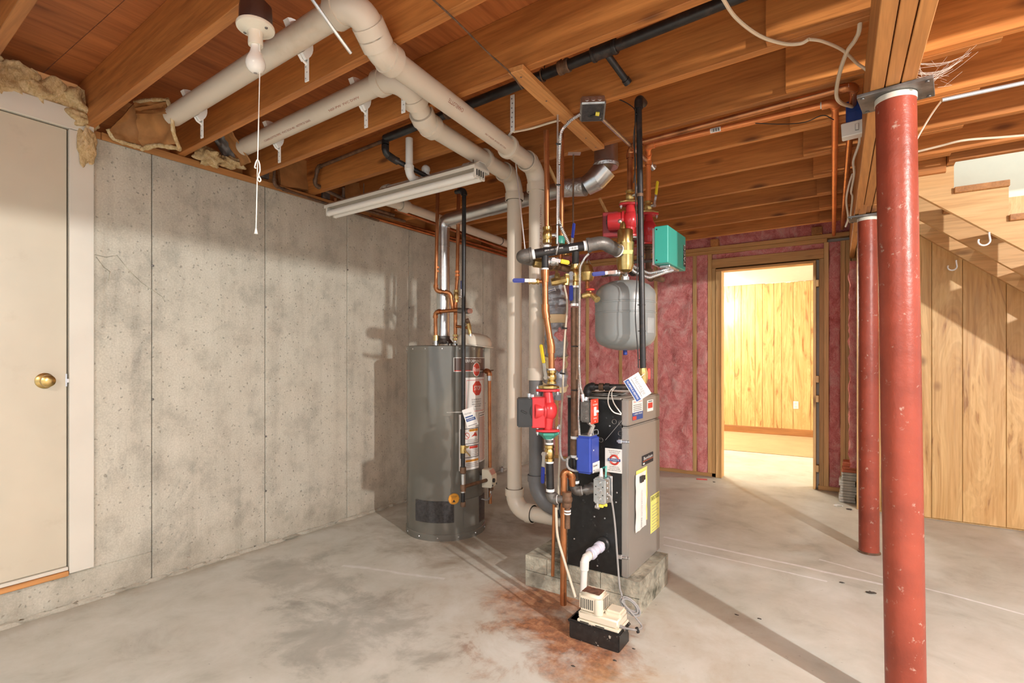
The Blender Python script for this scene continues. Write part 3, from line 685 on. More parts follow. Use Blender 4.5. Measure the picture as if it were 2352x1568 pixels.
def hanger(x, y, z, yj, r, label, dirn=1):
    t = thing('pipe_hanger', label, 'hanger', (x, yj, z-.1), 'white plastic hangers holding the PVC pipes')
    z1 = min(z-.008, 2.47)
    part('strap', MB().box((x-.011, yj-.006, z-.13), (x+.011, yj-.001, z+.02)), hanger_white, t, bevel=.001)
    for k in range(5): part('rivet', MB().lathe([(.0028, 0), (.0028, .0006)], (x+(.004 if k % 2 else -.004), yj-.006, z-.118+k*.022), (0, -1, 0), 8), grey_ink, t)
    mb = MB(); arc = [(-.95+k*3.0/14) for k in range(15)]; ro, ri = r+.030, r+.001
    poly = [V((x-.015, y+ro*cos(a)*(.96 if a > 1.2 else 1), z+ro*sin(a)*.93)) for a in arc]+[V((x-.015, y+ri*cos(a), z+ri*sin(a))) for a in reversed(arc)]
    n_ = len(arc); vs = poly+[p+V((.030, 0, 0)) for p in poly]; m2 = 2*n_; fs = []
    for k in range(n_-1): fs += [(k, k+1, m2-2-k, m2-1-k), (m2+k, m2+m2-1-k, m2+m2-2-k, m2+k+1)]
    for k in range(m2): fs.append((k, m2+k, m2+(k+1) % m2, (k+1) % m2))
    part('hook', mb.add(vs, fs), hanger_white, t)
    part('arm', MB().tube(fillet([(x, y+r*.55, z-r*.95), (x, y+r*.75, z-r*1.25), (x, yj-.004, z-r*1.45)], .012, 4), .0045, 8), hanger_white, t)
for (u, v, y0, lab) in ((465, 283, 1.293, 'white pipe hanger on the upper PVC pipe near the torn kraft insulation'), (706, 140, 1.293, 'white pipe hanger on the upper PVC pipe right of the light bulb'), (643, 345, 1.70, 'white pipe hanger on the middle PVC pipe just right of the pull cord'), (842, 258, 1.70, 'white pipe hanger on the middle PVC pipe left of the big elbows')):
    x = onJ(u, v, y0).x; A, B = (q[0], q[1]) if y0 < 1.5 else (q2[0], q2[1]); c = lerp(A, B, (x-A.x)/(B.x-A.x)); hanger(x, c.y, c.z, c.y+RP+.016, RP, lab)
def collar(u, v, A, B, lab, top=None):
    ax = (B-A).normalized(); best = min((lerp(A, B, k/200) for k in range(201)), key=lambda p: abs(((p-CAMP).dot(RT)/((p-CAMP).dot(FW)))*FPX+UX-u))
    t = thing('pipe_hanger', lab, 'hanger', best, 'white plastic hangers holding the PVC pipes')
    part('collar', MB().lathe([(RP*1.02, -.013), (RP*1.30, -.013), (RP*1.34, 0), (RP*1.30, .013), (RP*1.02, .013)], best, ax, 28), pvc, t)
    if top is not None:
        lo = V((top.x, top.y, 2.325)); pv_ = best+V((0, -.0, RP*1.25))
        for A_s, B_s in ((top, lo), (lo, best+V((0, -.002, RP*1.3)))):
            dd = (B_s-A_s); dn = dd.normalized(); part('strap', MB().obox((A_s+B_s)/2, dn, (1, 0, 0), dn.cross(V((1, 0, 0))), (dd.length+.004, .024, .005)), hanger_white, t, bevel=.001)
        for k in range(7): part('rivet', MB().lathe([(.004, 0), (.004, .001)], lerp(top, lo, .1+k*.13)+V((.004*(k % 2)-.002, -.003, 0)), (0, -1, 0), 8), grey_ink, t)
    else:
        w_ = V((0, 0, 1)); part('tail', MB().obox(best+V((-.055, 0, RP*1.2)), (1, 0, .3), (0, 1, 0), (-.3, 0, 1), (.07, .02, .004)), hanger_white, t)
cp = onY(1180, 222, 2.40)
collar(1168, 345, q[2], q[3], 'white hanger with a tall perforated strap on the front PVC pipe', onJ(1177, 219, 2.236))
collar(1112, 375, q2[2], q2[3], 'white collar hanger on the rear PVC pipe over the fluorescent lamp')
c_ = lerp(q2[0], q2[1], .955); hanger(c_.x, c_.y, c_.z, c_.y+RP+.016, RP, 'white pipe hanger half hidden behind the front PVC elbow')

# drain pipes between the joists behind the lamp
t = thing('drain_pipe', 'white PVC drain trap behind the black pipe above the fluorescent lamp', 'pipe', onY(940, 400, 2.5))
a, b = onJ(940, 318, 2.185), onJ(940, 408, 2.185)
run(t, [a, b, b+V((.005, .13, -.005)), b+V((.005, .13, .08))], .021, white_pvc, R=.05, ext=.02, fit=1.15)
part('clean_out', MB().ball(b+V((.005, .13, .085)), .026), white_pvc, t)
t = thing('drain_pipe', 'low cream PVC drain behind and above the fluorescent lamp', 'pipe', onY(990, 420, 2.58))
run(t, [onZ(874, 449, 2.285), onZ(886, 437, 2.285), onZ(1090, 384, 2.285)], .027, pvc, R=.05, ext=.025)
part('cap', MB().lathe([(.033, 0), (.033, .05), (.02, .06)], onZ(1084, 385, 2.285), (-1, 0, 0), 18), pvc, t)
t = thing('drain_pipe', 'cream PVC drain pipe along the top of the concrete wall', 'pipe', (.12, 4.2, 2.22))
A, B = onZ(928, 473, 2.285), onZ(1175, 563, 2.285)
run(t, [A+V((-.02, -.25, .0)), A, B], .034, pvc, R=.05, ext=.03, seg=18)
part('band', MB().tube([lerp(A, B, .86), lerp(A, B, .865)], .0365, 18), blk_wire, t)

# ------------------------------------------------------------------ black iron gas line in the joist bay
t = thing('gas_pipe', 'thick black iron pipe running between the joists with a capped tee stub', 'pipe', (2, 2.05, 2.45))
g0, g1 = onJ(885, 318, 2.07), onJ(1750, -5, 2.07)
gp_ = lambda u, v: onJ(u, v, 2.07)
T = gp_(1388, 116); g1 = T+(T-g0).normalized()*1.0
run(t, [g0, g1], .022, iron, seg=18)
for p, Ln, rr in ((T, .11, .031), (lerp(g0, T, .86), .05, .029), (lerp(g0, T, .36), .04, .028)):
    ax = (g1-g0).normalized(); part('tee' if Ln > .1 else 'coupling', MB().lathe([(rr*.9, -Ln/2), (rr, -Ln/2+.004), (rr, -Ln/2+.014), (rr*.9, -Ln/2+.016), (rr*.9, Ln/2-.016), (rr, Ln/2-.014), (rr, Ln/2-.004), (rr*.9, Ln/2)], p, ax, 18), rusty if Ln < .1 else iron, t)
s1 = onJ(1440, 187, 2.215); part('stub', MB().tube([T, s1], .014, 14), iron, t); part('stub_cap', MB().tube([lerp(T, s1, .93), lerp(T, s1, 1.05)], .0175, 14), iron, t)
for u, v in ((1247, 158), (1285, 133)):
    p = gp_(u, v); p = lerp(g0, g1, (p.x-g0.x)/(g1.x-g0.x)); part('pipe_strap', MB().tube([p+V((0, .026*cos(2*pi*k/14), .026*sin(2*pi*k/14))) for k in range(14)], .003, 6, closed=True).tube([p+V((0, .01, .024)), p+V((.0, .02, .075))], .003, 6), rusty, t)
e1 = g0+V((-.0, 0, 0)); e2 = onJ(885, 352, 2.07)
run(t, [g0+V((.03, 0, .004)), g0, e2, onY(905, 366, 2.09), onY(1020, 425, 2.36)], .014, iron, R=.03, fit=1.35, ext=.02)
t = thing('water_pipe', 'dull copper pipe along the joist face bending down onto the wall top', 'pipe', (.3, 2.06, 2.3))
a = onJ(884, 322, 2.205); b = onJ(730, 384, 2.205); c = onJ(722, 424, 2.205)
run(t, [a, b, c, onZ(800, 462, 2.315), onZ(905, 494, 2.315)], .0115, rusty, R=.03, fit=1.25, ext=.014)
def cu(name, lab, pts, r=.0085, m=None, R=.025, loc=None):
    t = thing(name, lab, 'pipe', loc or pts[0]); run(t, pts, r, m or copper, R=R, fit=1.28, ext=.014, seg=12); return t
cu('water_pipe', 'thin copper pipe bending down then along the sill by the third joist', [onY(630, 372, 1.93), onY(630, 425, 1.93), onX(655, 436, .05), onX(870, 507, .05)], .009, rusty)
cu('water_pipe', 'copper pipe lying on the wall top beneath the lamp, lower of two', [onX(850, 498, .035), onX(1165, 589, .035)], .013)
cu('water_pipe', 'copper pipe on the wall top beneath the lamp, upper of two', [onX(770, 452, .06), onZ(772, 472, 2.322), onZ(1165, 581, 2.322)], .011)
cu('water_pipe', 'short grey copper drop bending onto the wall top left of the lamp', [onX(789, 430, .10), onZ(789, 468, 2.32), onZ(930, 508, 2.32)], .011, rusty)
cu('water_pipe', 'reddish copper pipe between the wall top and the cream drain', [onZ(905, 480, 2.315), onZ(1165, 573, 2.315)], .012)

# ------------------------------------------------------------------ copper lines to the right along the joists and beam
def z_(p, z): p = V(p); p.z = z; return p
A0 = onJ(1480, 325, 2.678); A1 = onZ(1962, 196, 2.31); A1.y = jy(A1.x, 2.678); A2 = onZ(1945, 398, 2.31); A3 = A2+(A2-A1).normalized()*1.55
B0 = onJ(1480, 337, 2.822); B1 = onZ(1919, 240, 2.32); B1.y = jy(B1.x, 2.822); B2 = onZ(1916, 470, 2.31); B3 = B2+(B2-B1).normalized()*1.05
PU1 = P(1447, 500, 2.75); PU2 = P(1489, 520, 2.94)
tA = thing('supply_pipe', 'browner copper pipe crossing under the joists and turning along the beam', 'pipe', A0)
run(tA, [V((PU1.x, PU1.y, 2.06)), V((PU1.x, PU1.y, A0.z)), V((PU1.x+.06, jy(PU1.x+.06, 2.678), A0.z)), A1, A3], .0145, copper, R=.03, fit=1.22, ext=.018)
tB = thing('supply_pipe', 'bright orange copper pipe with a barcode sticker under the joists', 'pipe', B0)
run(tB, [V((PU2.x, PU2.y, 2.06)), V((PU2.x, PU2.y, B0.z)), V((PU2.x+.05, jy(PU2.x+.05, 2.822), B0.z)), B1, B3], .0145, new_copper, R=.03, fit=1.22, ext=.018)
def band_label(par, a, b, r, t0, ln, m, ang0, ang1, nm='barcode_sticker', lines=10):
    a = V(a); b = V(b); ax = (b-a).normalized(); c = lerp(a, b, t0); n0 = (CAMP-c); n0 = (n0-ax*n0.dot(ax)).normalized(); n1 = ax.cross(n0)
    f = lambda s, q, dr: c+ax*s+(n0*cos(q)+n1*sin(q))*(r+dr)
    k = 6; vs = [f(s, ang0+(ang1-ang0)*i/k, .0006) for i in range(k+1) for s in (-ln/2, ln/2)]
    o = part(nm, MB().add(vs, [(2*i, 2*i+1, 2*i+3, 2*i+2) for i in range(k)]), m, par, smooth=60)
    mb = MB()
    for j in range(lines):
        s = -ln*.36+ln*.72*j/max(1, lines-1); wj = ln*.022*(1+(j*7 % 3)); kk = [f(x, ang0+(ang1-ang0)*q_, .0011) for q_ in (.2, .5, .8) for x in (s, s+wj)]
        mb.add(kk, [(0, 1, 3, 2), (2, 3, 5, 4)])
    if lines: part('barcode', mb, ink, o, smooth=0)
    return o
band_label(tB, V((PU2.x+.05, jy(PU2.x+.05, 2.822), B0.z)), B1, .0145, .41, .05, white_ink, -.9, .7)
band_label(tB, V((PU2.x+.05, jy(PU2.x+.05, 2.822), B0.z)), B1, .0145, .955, .035, white_ink, -1.2, 1.2, 'white_sticker', 4)
band_label(tA, V((PU1.x+.06, jy(PU1.x+.06, 2.678), A0.z)), A1, .0145, .965, .03, white_ink, -1.2, 1.2, 'white_sticker', 4)
def riser(u, v0, v1, d, r, lab, m=copper): 
    a, b = P(u, v0, d), P(u, v1, d); t = thing('riser_pipe', lab, 'pipe', b); run(t, [a, b], r, m, seg=14); return t, a, b

# ------------------------------------------------------------------ galvanised flue from the heater
HC = V((.735, 2.83, 0)); HR = .273; HT = 1.287
t = thing('flue_pipe', 'shiny galvanised flue rising from the water heater and elbowing up through the joists', 'flue', (HC.x, HC.y, HT))
f1 = V((HC.x, HC.y-.03, 2.165)); f2 = onY(1300, 432, 2.80); f0 = V((HC.x, HC.y-.03, HT+.035))
part('duct', MB().tube([f0, V((f0.x, f0.y, 1.84))], .046, 30), galv, t); part('duct', MB().tube([V((f0.x, f0.y, 1.84)), V((f0.x, f0.y, 2.07))], .0445, 30), galv, t)
for zz in (1.84, 1.985): part('seam_ring', MB().tube([V((f0.x, f0.y, zz-.004)), V((f0.x, f0.y, zz+.004))], .048, 30), galv, t)
arc = fillet([V((f0.x, f0.y, 2.06)), f1, lerp(f1, f2, .16)], .095, 4)
part('gored_elbow', MB().tube(arc, .0455, 26), galv, t, smooth=20)
for k in (1, 2, 3): part('seam_ring', MB().tube([lerp(arc[k], arc[k+1], .45), lerp(arc[k], arc[k+1], .6)], .048, 26), galv, t)
ds = lerp(f1, f2, .14); part('duct', MB().tube([ds, lerp(f1, f2, .45)], .046, 30), galv, t); part('duct', MB().tube([lerp(f1, f2, .42), f2], .0475, 30), galv, t)
u1, u2, u3 = onY(1345, 428, 2.80), onY(1392, 398, 2.82), onY(1388, 330, 2.84)
part('taped_joint', MB().tube([lerp(f2, u1, -.25), lerp(f2, u1, .1), lerp(f2, u1, .35), u1], [.051, .054, .052, .056], 24), foil, t)
part('elbow_gore', MB().tube([u1, lerp(u1, u2, .55)], [.057, .066], 24).ball(lerp(u1, u2, .5), .0655, 20), galv, t); part('elbow_gore', MB().tube([lerp(u1, u2, .5), u2+V((.0, 0, .03))], [.067, .068], 24), galv, t)
part('taped_joint', MB().tube([u2+V((0, 0, .035)), u2+V((0, 0, .05)), u2+V((0, 0, .062))], [.070, .075, .070], 24), foil, t)
part('duct', MB().tube([u2+V((0, 0, .03)), u2+V((0, 0, .20))], .068, 26), galv, t)
# ------------------------------------------------------------------ water heater
A0h = atan2(CAMP.y-HC.y, CAMP.x-HC.x)
def hc(phi, z, dr=0.0): return V((HC.x+(HR+dr)*cos(A0h+phi), HC.y+(HR+dr)*sin(A0h+phi), z))
def hphi(u): return math.asin(max(-1, min(1, (u-1024.5)/88.5)))
def hz(v, d=3.5): return 1.2+(HZ-v)*d/FPX
def patch(p0, p1, z0, z1, dr, n=12, top=None):
    vs = []; fs = []
    for i in range(n+1):
        a = p0+(p1-p0)*i/n; vs += [hc(a, z0, dr), hc(a, z1, dr)]
    fs = [(2*i, 2*i+2, 2*i+3, 2*i+1) for i in range(n)]; return MB().add(vs, fs)
def hpoly(phi, z, pts, dr, n=14):                                   # convex outline laid on the jacket in upright slices
    xs = [p[0] for p in pts]; x0, x1 = min(xs), max(xs); mb = MB(); vs = []
    for i in range(n+1):
        x = x0+(x1-x0)*(i/n*.998+.001); ys = []
        for (ax_, ay_), (bx_, by_) in zip(pts, list(pts[1:])+[pts[0]]):
            if (ax_-x)*(bx_-x) <= 0 and abs(bx_-ax_) > 1e-9: ys.append(ay_+(by_-ay_)*(x-ax_)/(bx_-ax_))
        vs += [hc(phi+x/HR, z+min(ys), dr), hc(phi+x/HR, z+max(ys), dr)]
    return mb.add(vs, [(2*i, 2*i+2, 2*i+3, 2*i+1) for i in range(n)])
def circ(rx, ry, k=28): return [(rx*cos(2*pi*i/k+.01), ry*sin(2*pi*i/k+.01)) for i in range(k)]
def htext(par, txt, phi, z, wid, hgt, m, dr=.0018, nm='lettering'):
    part(nm, text_mb(txt, None, None, None, width=wid, height=hgt, fn=lambda x, y: hc(phi+x/HR, z+y, dr)), m, par, smooth=0)
wh = thing('water_heater', 'tall grey-brown gas water heater standing by the concrete wall', 'water heater', HC)
part('tank_jacket', MB().lathe([(HR-.004, .02), (HR, .03), (HR, HT-.035), (HR-.001, HT-.034)], HC, seg=72), heater_paint, wh, smooth=30)
part('top_cap', MB().lathe([(HR+.003, HT-.040), (HR+.003, HT-.006), (HR-.004, HT), (.10, HT+.004)], HC, seg=72), heater_paint, wh, smooth=40)
part('base_ring', MB().lathe([(HR+.004, 0), (HR+.005, .006), (HR+.005, .040), (HR-.001, .044), (HR-.001, .05)], HC, seg=72), heater_paint, wh, smooth=30)
for k in range(14): part('screw', MB().lathe([(.006, 0), (.004, .003), (.001, .0035)], hc(-1.35+k*.42, HT-.022, .003), hc(-1.35+k*.42, 0, 1)-hc(-1.35+k*.42, 0, 0), 8), steel, wh)
for k in range(6): part('screw', MB().lathe([(.006, 0), (.004, .003), (.001, .0035)], hc(-1.2+k*.5, .022, .005), hc(-1.2+k*.5, 0, 1)-hc(-1.2+k*.5, 0, 0), 8), steel, wh)
part('burner_screen', patch(hphi(960), hphi(1041), .120, .262, .0035), mesh_grey, wh, smooth=60)
part('access_door', patch(hphi(1062), hphi(1096), .075, .262, .003), heater_paint, wh, smooth=60)
part('access_recess', patch(hphi(1094), hphi(1111), .08, .258, .0015), mesh_grey, wh, smooth=60)
# labels
bl = part('brand_panel', patch(hphi(1040), hphi(1112), 1.112, 1.205, .0012), panel_brown, wh, smooth=60, label='dark brown brand panel with a red oval')
part('panel_border', MB().add(patch(hphi(1040), hphi(1112), 1.203, 1.207, .0016).v, patch(0, 1, 0, 1, 0).f).add(patch(hphi(1040), hphi(1112), 1.112, 1.116, .0016).v, patch(0, 1, 0, 1, 0).f).add(patch(hphi(1040), hphi(1042), 1.112, 1.207, .0016).v, patch(0, 1, 0, 1, 0).f), white_ink, bl, smooth=0)
htext(bl, 'PERFORMANCE', hphi(1085), 1.182, .17, .020, white_ink)
pc = hphi(1091)
part('brand_oval', hpoly(pc, 1.125, circ(.040, .048), .0022), white_ink, bl, smooth=0); part('brand_oval', hpoly(pc, 1.125, circ(.036, .044), .0027), red_ink, bl, smooth=0)
htext(bl, 'Rheem', pc, 1.125, .062, .030, white_ink, .0031)
lb = part('stop_label', patch(hphi(1066), hphi(1110), .828, 1.072, .0014), paper, wh, smooth=60, label='white label with a red stop sign')
fr = MB()
for (p0, p1, z0, z1) in ((1068, 1108.5, 1.052, 1.055), (1068, 1108.5, .842, .845), (1068, 1068.6, .842, 1.055), (1108.2, 1108.6, .842, 1.055)): x = patch(hphi(p0), hphi(p1), z0, z1, .002); fr.add(x.v, x.f)
part('label_border', fr, red_ink, lb, smooth=0)
ps = hphi(1093); oc = [(cos(pi/8+k*pi/4)*.052, sin(pi/8+k*pi/4)*.052) for k in range(8)]
part('stop_octagon', hpoly(ps, .998, oc, .0022), red_ink, lb, smooth=0)
htext(lb, 'STOP', ps, .998, .072, .030, white_ink, .0030)
for k, s in enumerate(('DO NOT RETURN THIS', 'WATER HEATER TO', 'THE PLACE OF PURCHASE')): htext(lb, s, ps-.02, .922-k*.016, .105, .0105, ink, .0022)
htext(lb, '1-800-432-8373', ps, .875, .075, .0105, ink, .0022)
def rule_block(par, p0, p1, z0, z1, n, m, dr=.0022, h=.35):
    mb = MB()
    for k in range(n):
        z = z1-(z1-z0)*(k+.5)/n; e = p1 if k % 3 else p0+(p1-p0)*.86; x = patch(p0, e, z-(z1-z0)/n*h/2, z+(z1-z0)/n*h/2, dr, 4); mb.add(x.v, x.f)
    part('fine_print', mb, m, par, smooth=0)
part('panel_stripe', patch(hphi(1042), hphi(1078), 1.116, 1.122, .0018), red_ink, bl, smooth=0)
rule_block(lb, ps-.17, ps+.18, .848, .864, 2, grey_ink)
lw = part('warning_label', patch(hphi(1052), hphi(1096), .455, .828, .0012), paper, wh, smooth=60, label='white instruction label with boxed warnings')
rl = part('instruction_column', patch(hphi(1097), hphi(1112), .49, .824, .0012), paper, wh, smooth=60)
rule_block(rl, hphi(1098), hphi(1111), .50, .80, 34, pink_ink, h=.5); rule_block(rl, hphi(1098), hphi(1111), .803, .815, 1, ink)
def wbox(z0, z1, mhead):
    p0, p1 = hphi(1055), hphi(1095); fr = MB(); w2 = .004
    for (a, b, c, d) in ((p0, p1, z0, z0+w2), (p0, p1, z1-w2, z1), (p0, p0+w2/HR, z0, z1), (p1-w2/HR, p1, z0, z1)): x = patch(a, b, c, d, .002, 6); fr.add(x.v, x.f)
    part('warning_border', fr, ink, lw, smooth=0); part('warning_header', patch(p0+.25, p1-.03, z1-.022, z1-.006, .002), mhead, lw, smooth=0)
wbox(.628, .732, orange_ink); wbox(.536, .618, red_ink)
htext(lw, 'WARNING', hphi(1080), .718, .06, .009, ink, .0026)
fz = hphi(1086); part('flame_mark', MB().add([hc(fz+x/HR, .675+y, .0024) for x, y in ((-.03, 0), (-.005, .016), (.0, .03), (.008, .02), (.012, .034), (.022, .014), (.028, 0))], [tuple(range(7))]), red_ink, lw, smooth=0)
pf = hphi(1069)
part('prohibition_ring', MB().tube([hc(pf+.020*cos(2*pi*k/20)/HR, .683+.020*sin(2*pi*k/20), .002) for k in range(20)], .002, 4, closed=True).tube([hc(pf-.014/HR, .697, .002), hc(pf+.014/HR, .669, .002)], .002, 4), red_ink, lw)
rule_block(lw, hphi(1070), hphi(1094), .636, .660, 3, grey_ink); rule_block(lw, hphi(1081), hphi(1094), .545, .600, 5, grey_ink)
part('caution_header', patch(hphi(1066), hphi(1095), .508, .522, .002), orange_ink, lw, smooth=0); htext(lw, 'CAUTION', hphi(1082), .515, .05, .008, ink, .0026)
rule_block(lw, hphi(1066), hphi(1095), .468, .502, 3, grey_ink)
po = hphi(1041); zo = hz(1143, 3.47)
os_ = part('round_sticker', hpoly(po, zo, circ(.037, .037), .0042), orange_ink, wh, smooth=0, label='round orange sticker')
part('sticker_ring', MB().tube([hc(po+.034*cos(2*pi*k/30)/HR, zo+.034*sin(2*pi*k/30), .0042) for k in range(30)], .0007, 4, closed=True), ink, os_)
htext(os_, 'FLAMMABLE', po, zo+.017, .045, .006, ink, .005); htext(os_, 'VAPORS', po, zo+.008, .03, .005, ink, .005)
part('flame_mark', MB().add([hc(po+x/HR, zo-.022+y, .005) for x, y in ((-.012, 0), (-.006, .006), (.0, .018), (.006, .006), (.012, 0))], [tuple(range(5))]), ink, os_, smooth=0)
# gas control
pv = radians(62); zc = hz(1103, 3.5); ctr = hc(pv, zc, .058); nx = (hc(pv, 0, 1)-hc(pv, 0, 0)); tx = V((-nx.y, nx.x, 0))
gv = part('gas_control', MB().prism([ctr+nx*a+V((0, 0, b))-tx*.045 for a, b in ((-.035, -.062), (.035, -.062), (.040, -.05), (.040, .018), (.012, .062), (-.035, .062))], tx*.09), cream_pl, wh, bevel=.004, label='cream gas control valve with a red printed face')
part('control_face', MB().obox(ctr+nx*.0275+V((0, 0, .041)), tx, (nx*.537-V((0, 0, .843))).normalized(), (nx*.843+V((0, 0, .537))).normalized(), (.070, .036, .002)), pink_ink, gv)
part('control_knob', MB().lathe([(.014, 0), (.014, .010), (.010, .012)], ctr+nx*.040-tx*.02-V((0, 0, .012)), nx, 18), black_pl, gv)
for s in (-1, 1): part('screw', MB().lathe([(.007, 0), (.007, .003)], ctr+nx*.0405+tx*.034*s-V((0, 0, .045)), nx, 10), black_pl, gv)
part('support_neck', MB().obox(hc(pv, zc-.01, .012), nx, tx, (0, 0, 1), (.03, .05, .05)), darksteel, wh)
part('pilot_wires', wire([ctr-V((0, 0, .06))+tx*.005, ctr-V((0, 0, .11))+tx*.03+nx*.01, ctr-V((0, 0, .16))-tx*.008, hc(pv-.05, .235, .006)], .0022, .03).add(*(lambda m: (m.v, m.f))(wire([ctr-V((0, 0, .06))-tx*.015, ctr-V((0, 0, .13))-tx*.025+nx*.005, ctr-V((0, 0, .165))+tx*.015, hc(pv, .235, .006)], .002, .03))), grey_cable, wh)
part('wire_tag', MB().obox(ctr-V((0, 0, .10))+nx*.012, (tx+V((0, 0, .6))).normalized(), (V((0, 0, 1))-tx*.6).normalized(), nx, (.018, .014, .002)), paper, wh)
# pipe ports
for u in (1001, 1046):
    p = P(u, 790, 3.62); p.z = HT; part('port_nipple', MB().tube([p-V((0, 0, .001)), p+V((0, 0, .035))], .014, 14), steel, wh)
dh = V((HC.x, HC.y-.03, HT)); part('draft_hood', MB().lathe([(.060, .030), (.075, .018), (.047, .052), (.047, .07)], dh, seg=30), darksteel, wh)
for k in range(4): a = A0h+.5+k*pi/2; part('hood_leg', MB().box((dh.x+.066*cos(a)-.006, dh.y+.066*sin(a)-.006, HT-.001), (dh.x+.066*cos(a)+.006, dh.y+.066*sin(a)+.006, HT+.03)), steel, wh)
# copper above the heater
t = thing('hot_water_pipe', 'left copper pipe beside the flue, crossing in front of it below two crimp rings', 'pipe', P(1004, 660, 3.62))
c0 = P(1046, 716, 3.62); run(t, [P(1006, 405, 3.62), P(1001, 668, 3.60), P(1034, 672, 3.60), P(1041, 716, 3.61)], .0125, copper, R=.03, fit=1.22, ext=.015)
for v in (612, 621): part('crimp_ring', MB().tube([P(1003, v, 3.61), P(1003, v+4, 3.61)], .0165, 14), new_copper, t)
t = thing('cold_water_pipe', 'right copper pipe beside the flue with a small blue handled valve', 'pipe', P(1046, 785, 3.62))
run(t, [P(1054, 420, 3.66), P(1050, 640, 3.63), P(1046, 700, 3.62), P(1046, 787, 3.62)], .0125, copper, R=.03, fit=1.1, ext=.005)
valve(t, P(1048, 680, 3.625), (0, 0, 1), .085, .016, (0, 0, 1), RT, .11, blue_grip, dull_brass)
for v in (622, 630): part('crimp_ring', MB().tube([P(1050.5, v, 3.63), P(1050.5, v+4, 3.63)], .0165, 14), new_copper, t)
for v in (768, 776): part('union', MB().tube([P(1046, v, 3.62), P(1046, v+5, 3.62)], .0185, 10), dull_brass, t)
t = thing('mixing_loop', 'copper loop from the heater outlet to a grey mixing valve with a pink dial', 'pipe', P(1000, 786, 3.62))
run(t, [P(1001, 787, 3.62), P(1000, 716, 3.60), P(1050, 712, 3.52), P(1062, 713, 3.50)], .0125, copper, R=.03, fit=1.25, ext=.015)
part('union', MB().tube([P(1001, 770, 3.62), P(1001, 782, 3.62)], .019, 10), dull_brass, t)
part('mixing_valve', MB().tube([P(1054, 713, 3.50), P(1077, 714, 3.46)], .019, 18), darksteel, t); part('dial', MB().tube([P(1076, 714, 3.46), P(1083, 714, 3.45)], .016, 18), pink_ink, t)
t = thing('relief_valve', 'brass relief valve with a short copper arm above the white hood on the heater', 'valve', P(1078, 762, 3.60))
run(t, [P(1048, 749, 3.60), P(1078, 753, 3.56)], .010, copper)
part('valve_body', MB().tube([P(1080, 768, 3.56), P(1077, 748, 3.56), P(1074, 737, 3.56)], [.012, .015, .013], 12), dull_brass, t); part('valve_cap', MB().tube([P(1075, 741, 3.55), P(1072, 733, 3.54)], .014, 12), rusty, t); part('nipple', MB().tube([P(1082, 785, 3.56), P(1080, 766, 3.56)], .012, 12), galv, t)
hb = P(1088, 790, 3.66); hb.z = HT+.001; axh = (V((.28, .16, 1))).normalized()
t = thing('plastic_hood', 'off-white plastic hood resting tilted on the heater top', 'hood', hb)
part('dome', MB().lathe([(.128, .0), (.124, .03), (.112, .060), (.085, .078), (.03, .086), (.002, .087)], hb+V((.0, 0, .004)), (V((.12, .05, 1))).normalized(), 32), porcelain, t, smooth=60)
part('brim', MB().lathe([(.14, -.004), (.14, .003), (.120, .006)], hb+V((.0, 0, .006)), (V((.12, .05, 1))).normalized(), 32), porcelain, t)
e = hc(radians(82), HT-.09, .005); part('drip_flap', MB().obox(e+V((0, 0, -.0)), V((.6, .8, 0)), V((-.8, .6, 0)), (0, 0, 1), (.07, .006, .16)), porcelain, t, bevel=.002)
t = thing('discharge_pipe', 'brown copper discharge pipe down the right side of the heater', 'pipe', P(1125, 1150, 3.62))
x0 = P(1110, 852, 3.66); run(t, [x0, P(1124, 852, 3.62), P(1126, 1156, 3.62)], .0115, copper, R=.02, fit=1.5, ext=.012)
part('coupling', MB().tube([P(1124, 862, 3.62), P(1124, 874, 3.62)], .0155, 12), galv, t); part('pin', MB().tube([P(1124, 851, 3.62), P(1133, 850, 3.60)], .004, 8), rusty, t)
part('elbow', MB().ball(P(1128, 1122, 3.60), .017), rusty, t)
# gas drop in front of the heater
GD = 3.33
t = thing('gas_drop', 'black gas pipe standing in front of the water heater with rusty union and tee', 'pipe', P(1063, 1160, GD))
gt = P(1066, 452, GD); gt.z = 2.27; gbm = P(1063, 1118, GD)
run(t, [gt+V((-.07, .0, .0)), gt, P(1063, 1158, GD)], .0135, iron, R=.02, fit=1.35, ext=.012)
for v0, v1, rr, m in ((1072, 1086, .021, rusty), (1022, 1040, .020, dull_brass), (1112, 1128, .019, rusty), (1152, 1163, .018, rusty), (1128, 1131, .016, galv)): part('union', MB().tube([P(1063.5, v0, GD), P(1063.5, (v0+v1)/2, GD), P(1063.5, v1, GD)], [rr*.92, rr, rr*.92], 12), m, t)
part('shutoff_handle', MB().tube([P(1064, 1028, GD), P(1075, 1026, GD-.04)], .007, 8).tube([P(1066, 1032, GD-.02), P(1080, 1047, GD-.05)], .004, 8), dull_brass, t)
run(t, [gbm, ctr-tx*.045-V((0, 0, .01))], .012, rusty, pn='branch_pipe')
part('pipe_section', MB().tube([P(1063.5, 1088, GD), P(1063.5, 1112, GD)], .0142, 12), galv, t, label='grey length of pipe between rusty joints')
def tag(name, label, c, R_, U_, w, h, draw):
    c = V(c); R_ = V(R_).normalized(); U_ = V(U_).normalized(); nn = R_.cross(U_)
    if nn.dot(CAMP-c) < 0: nn = -nn
    t = thing(name, label, 'tag', c)
    part('card', MB().obox(c, R_, U_, R_.cross(U_), (w, h, .0012)), paper, t)
    f = lambda x, y: c+R_*x+U_*y+nn*.0012
    draw(t, f); return t, f
def rect(f, x0, x1, y0, y1): return MB().add([f(x0, y0), f(x1, y0), f(x1, y1), f(x0, y1)], [(0, 1, 2, 3)])
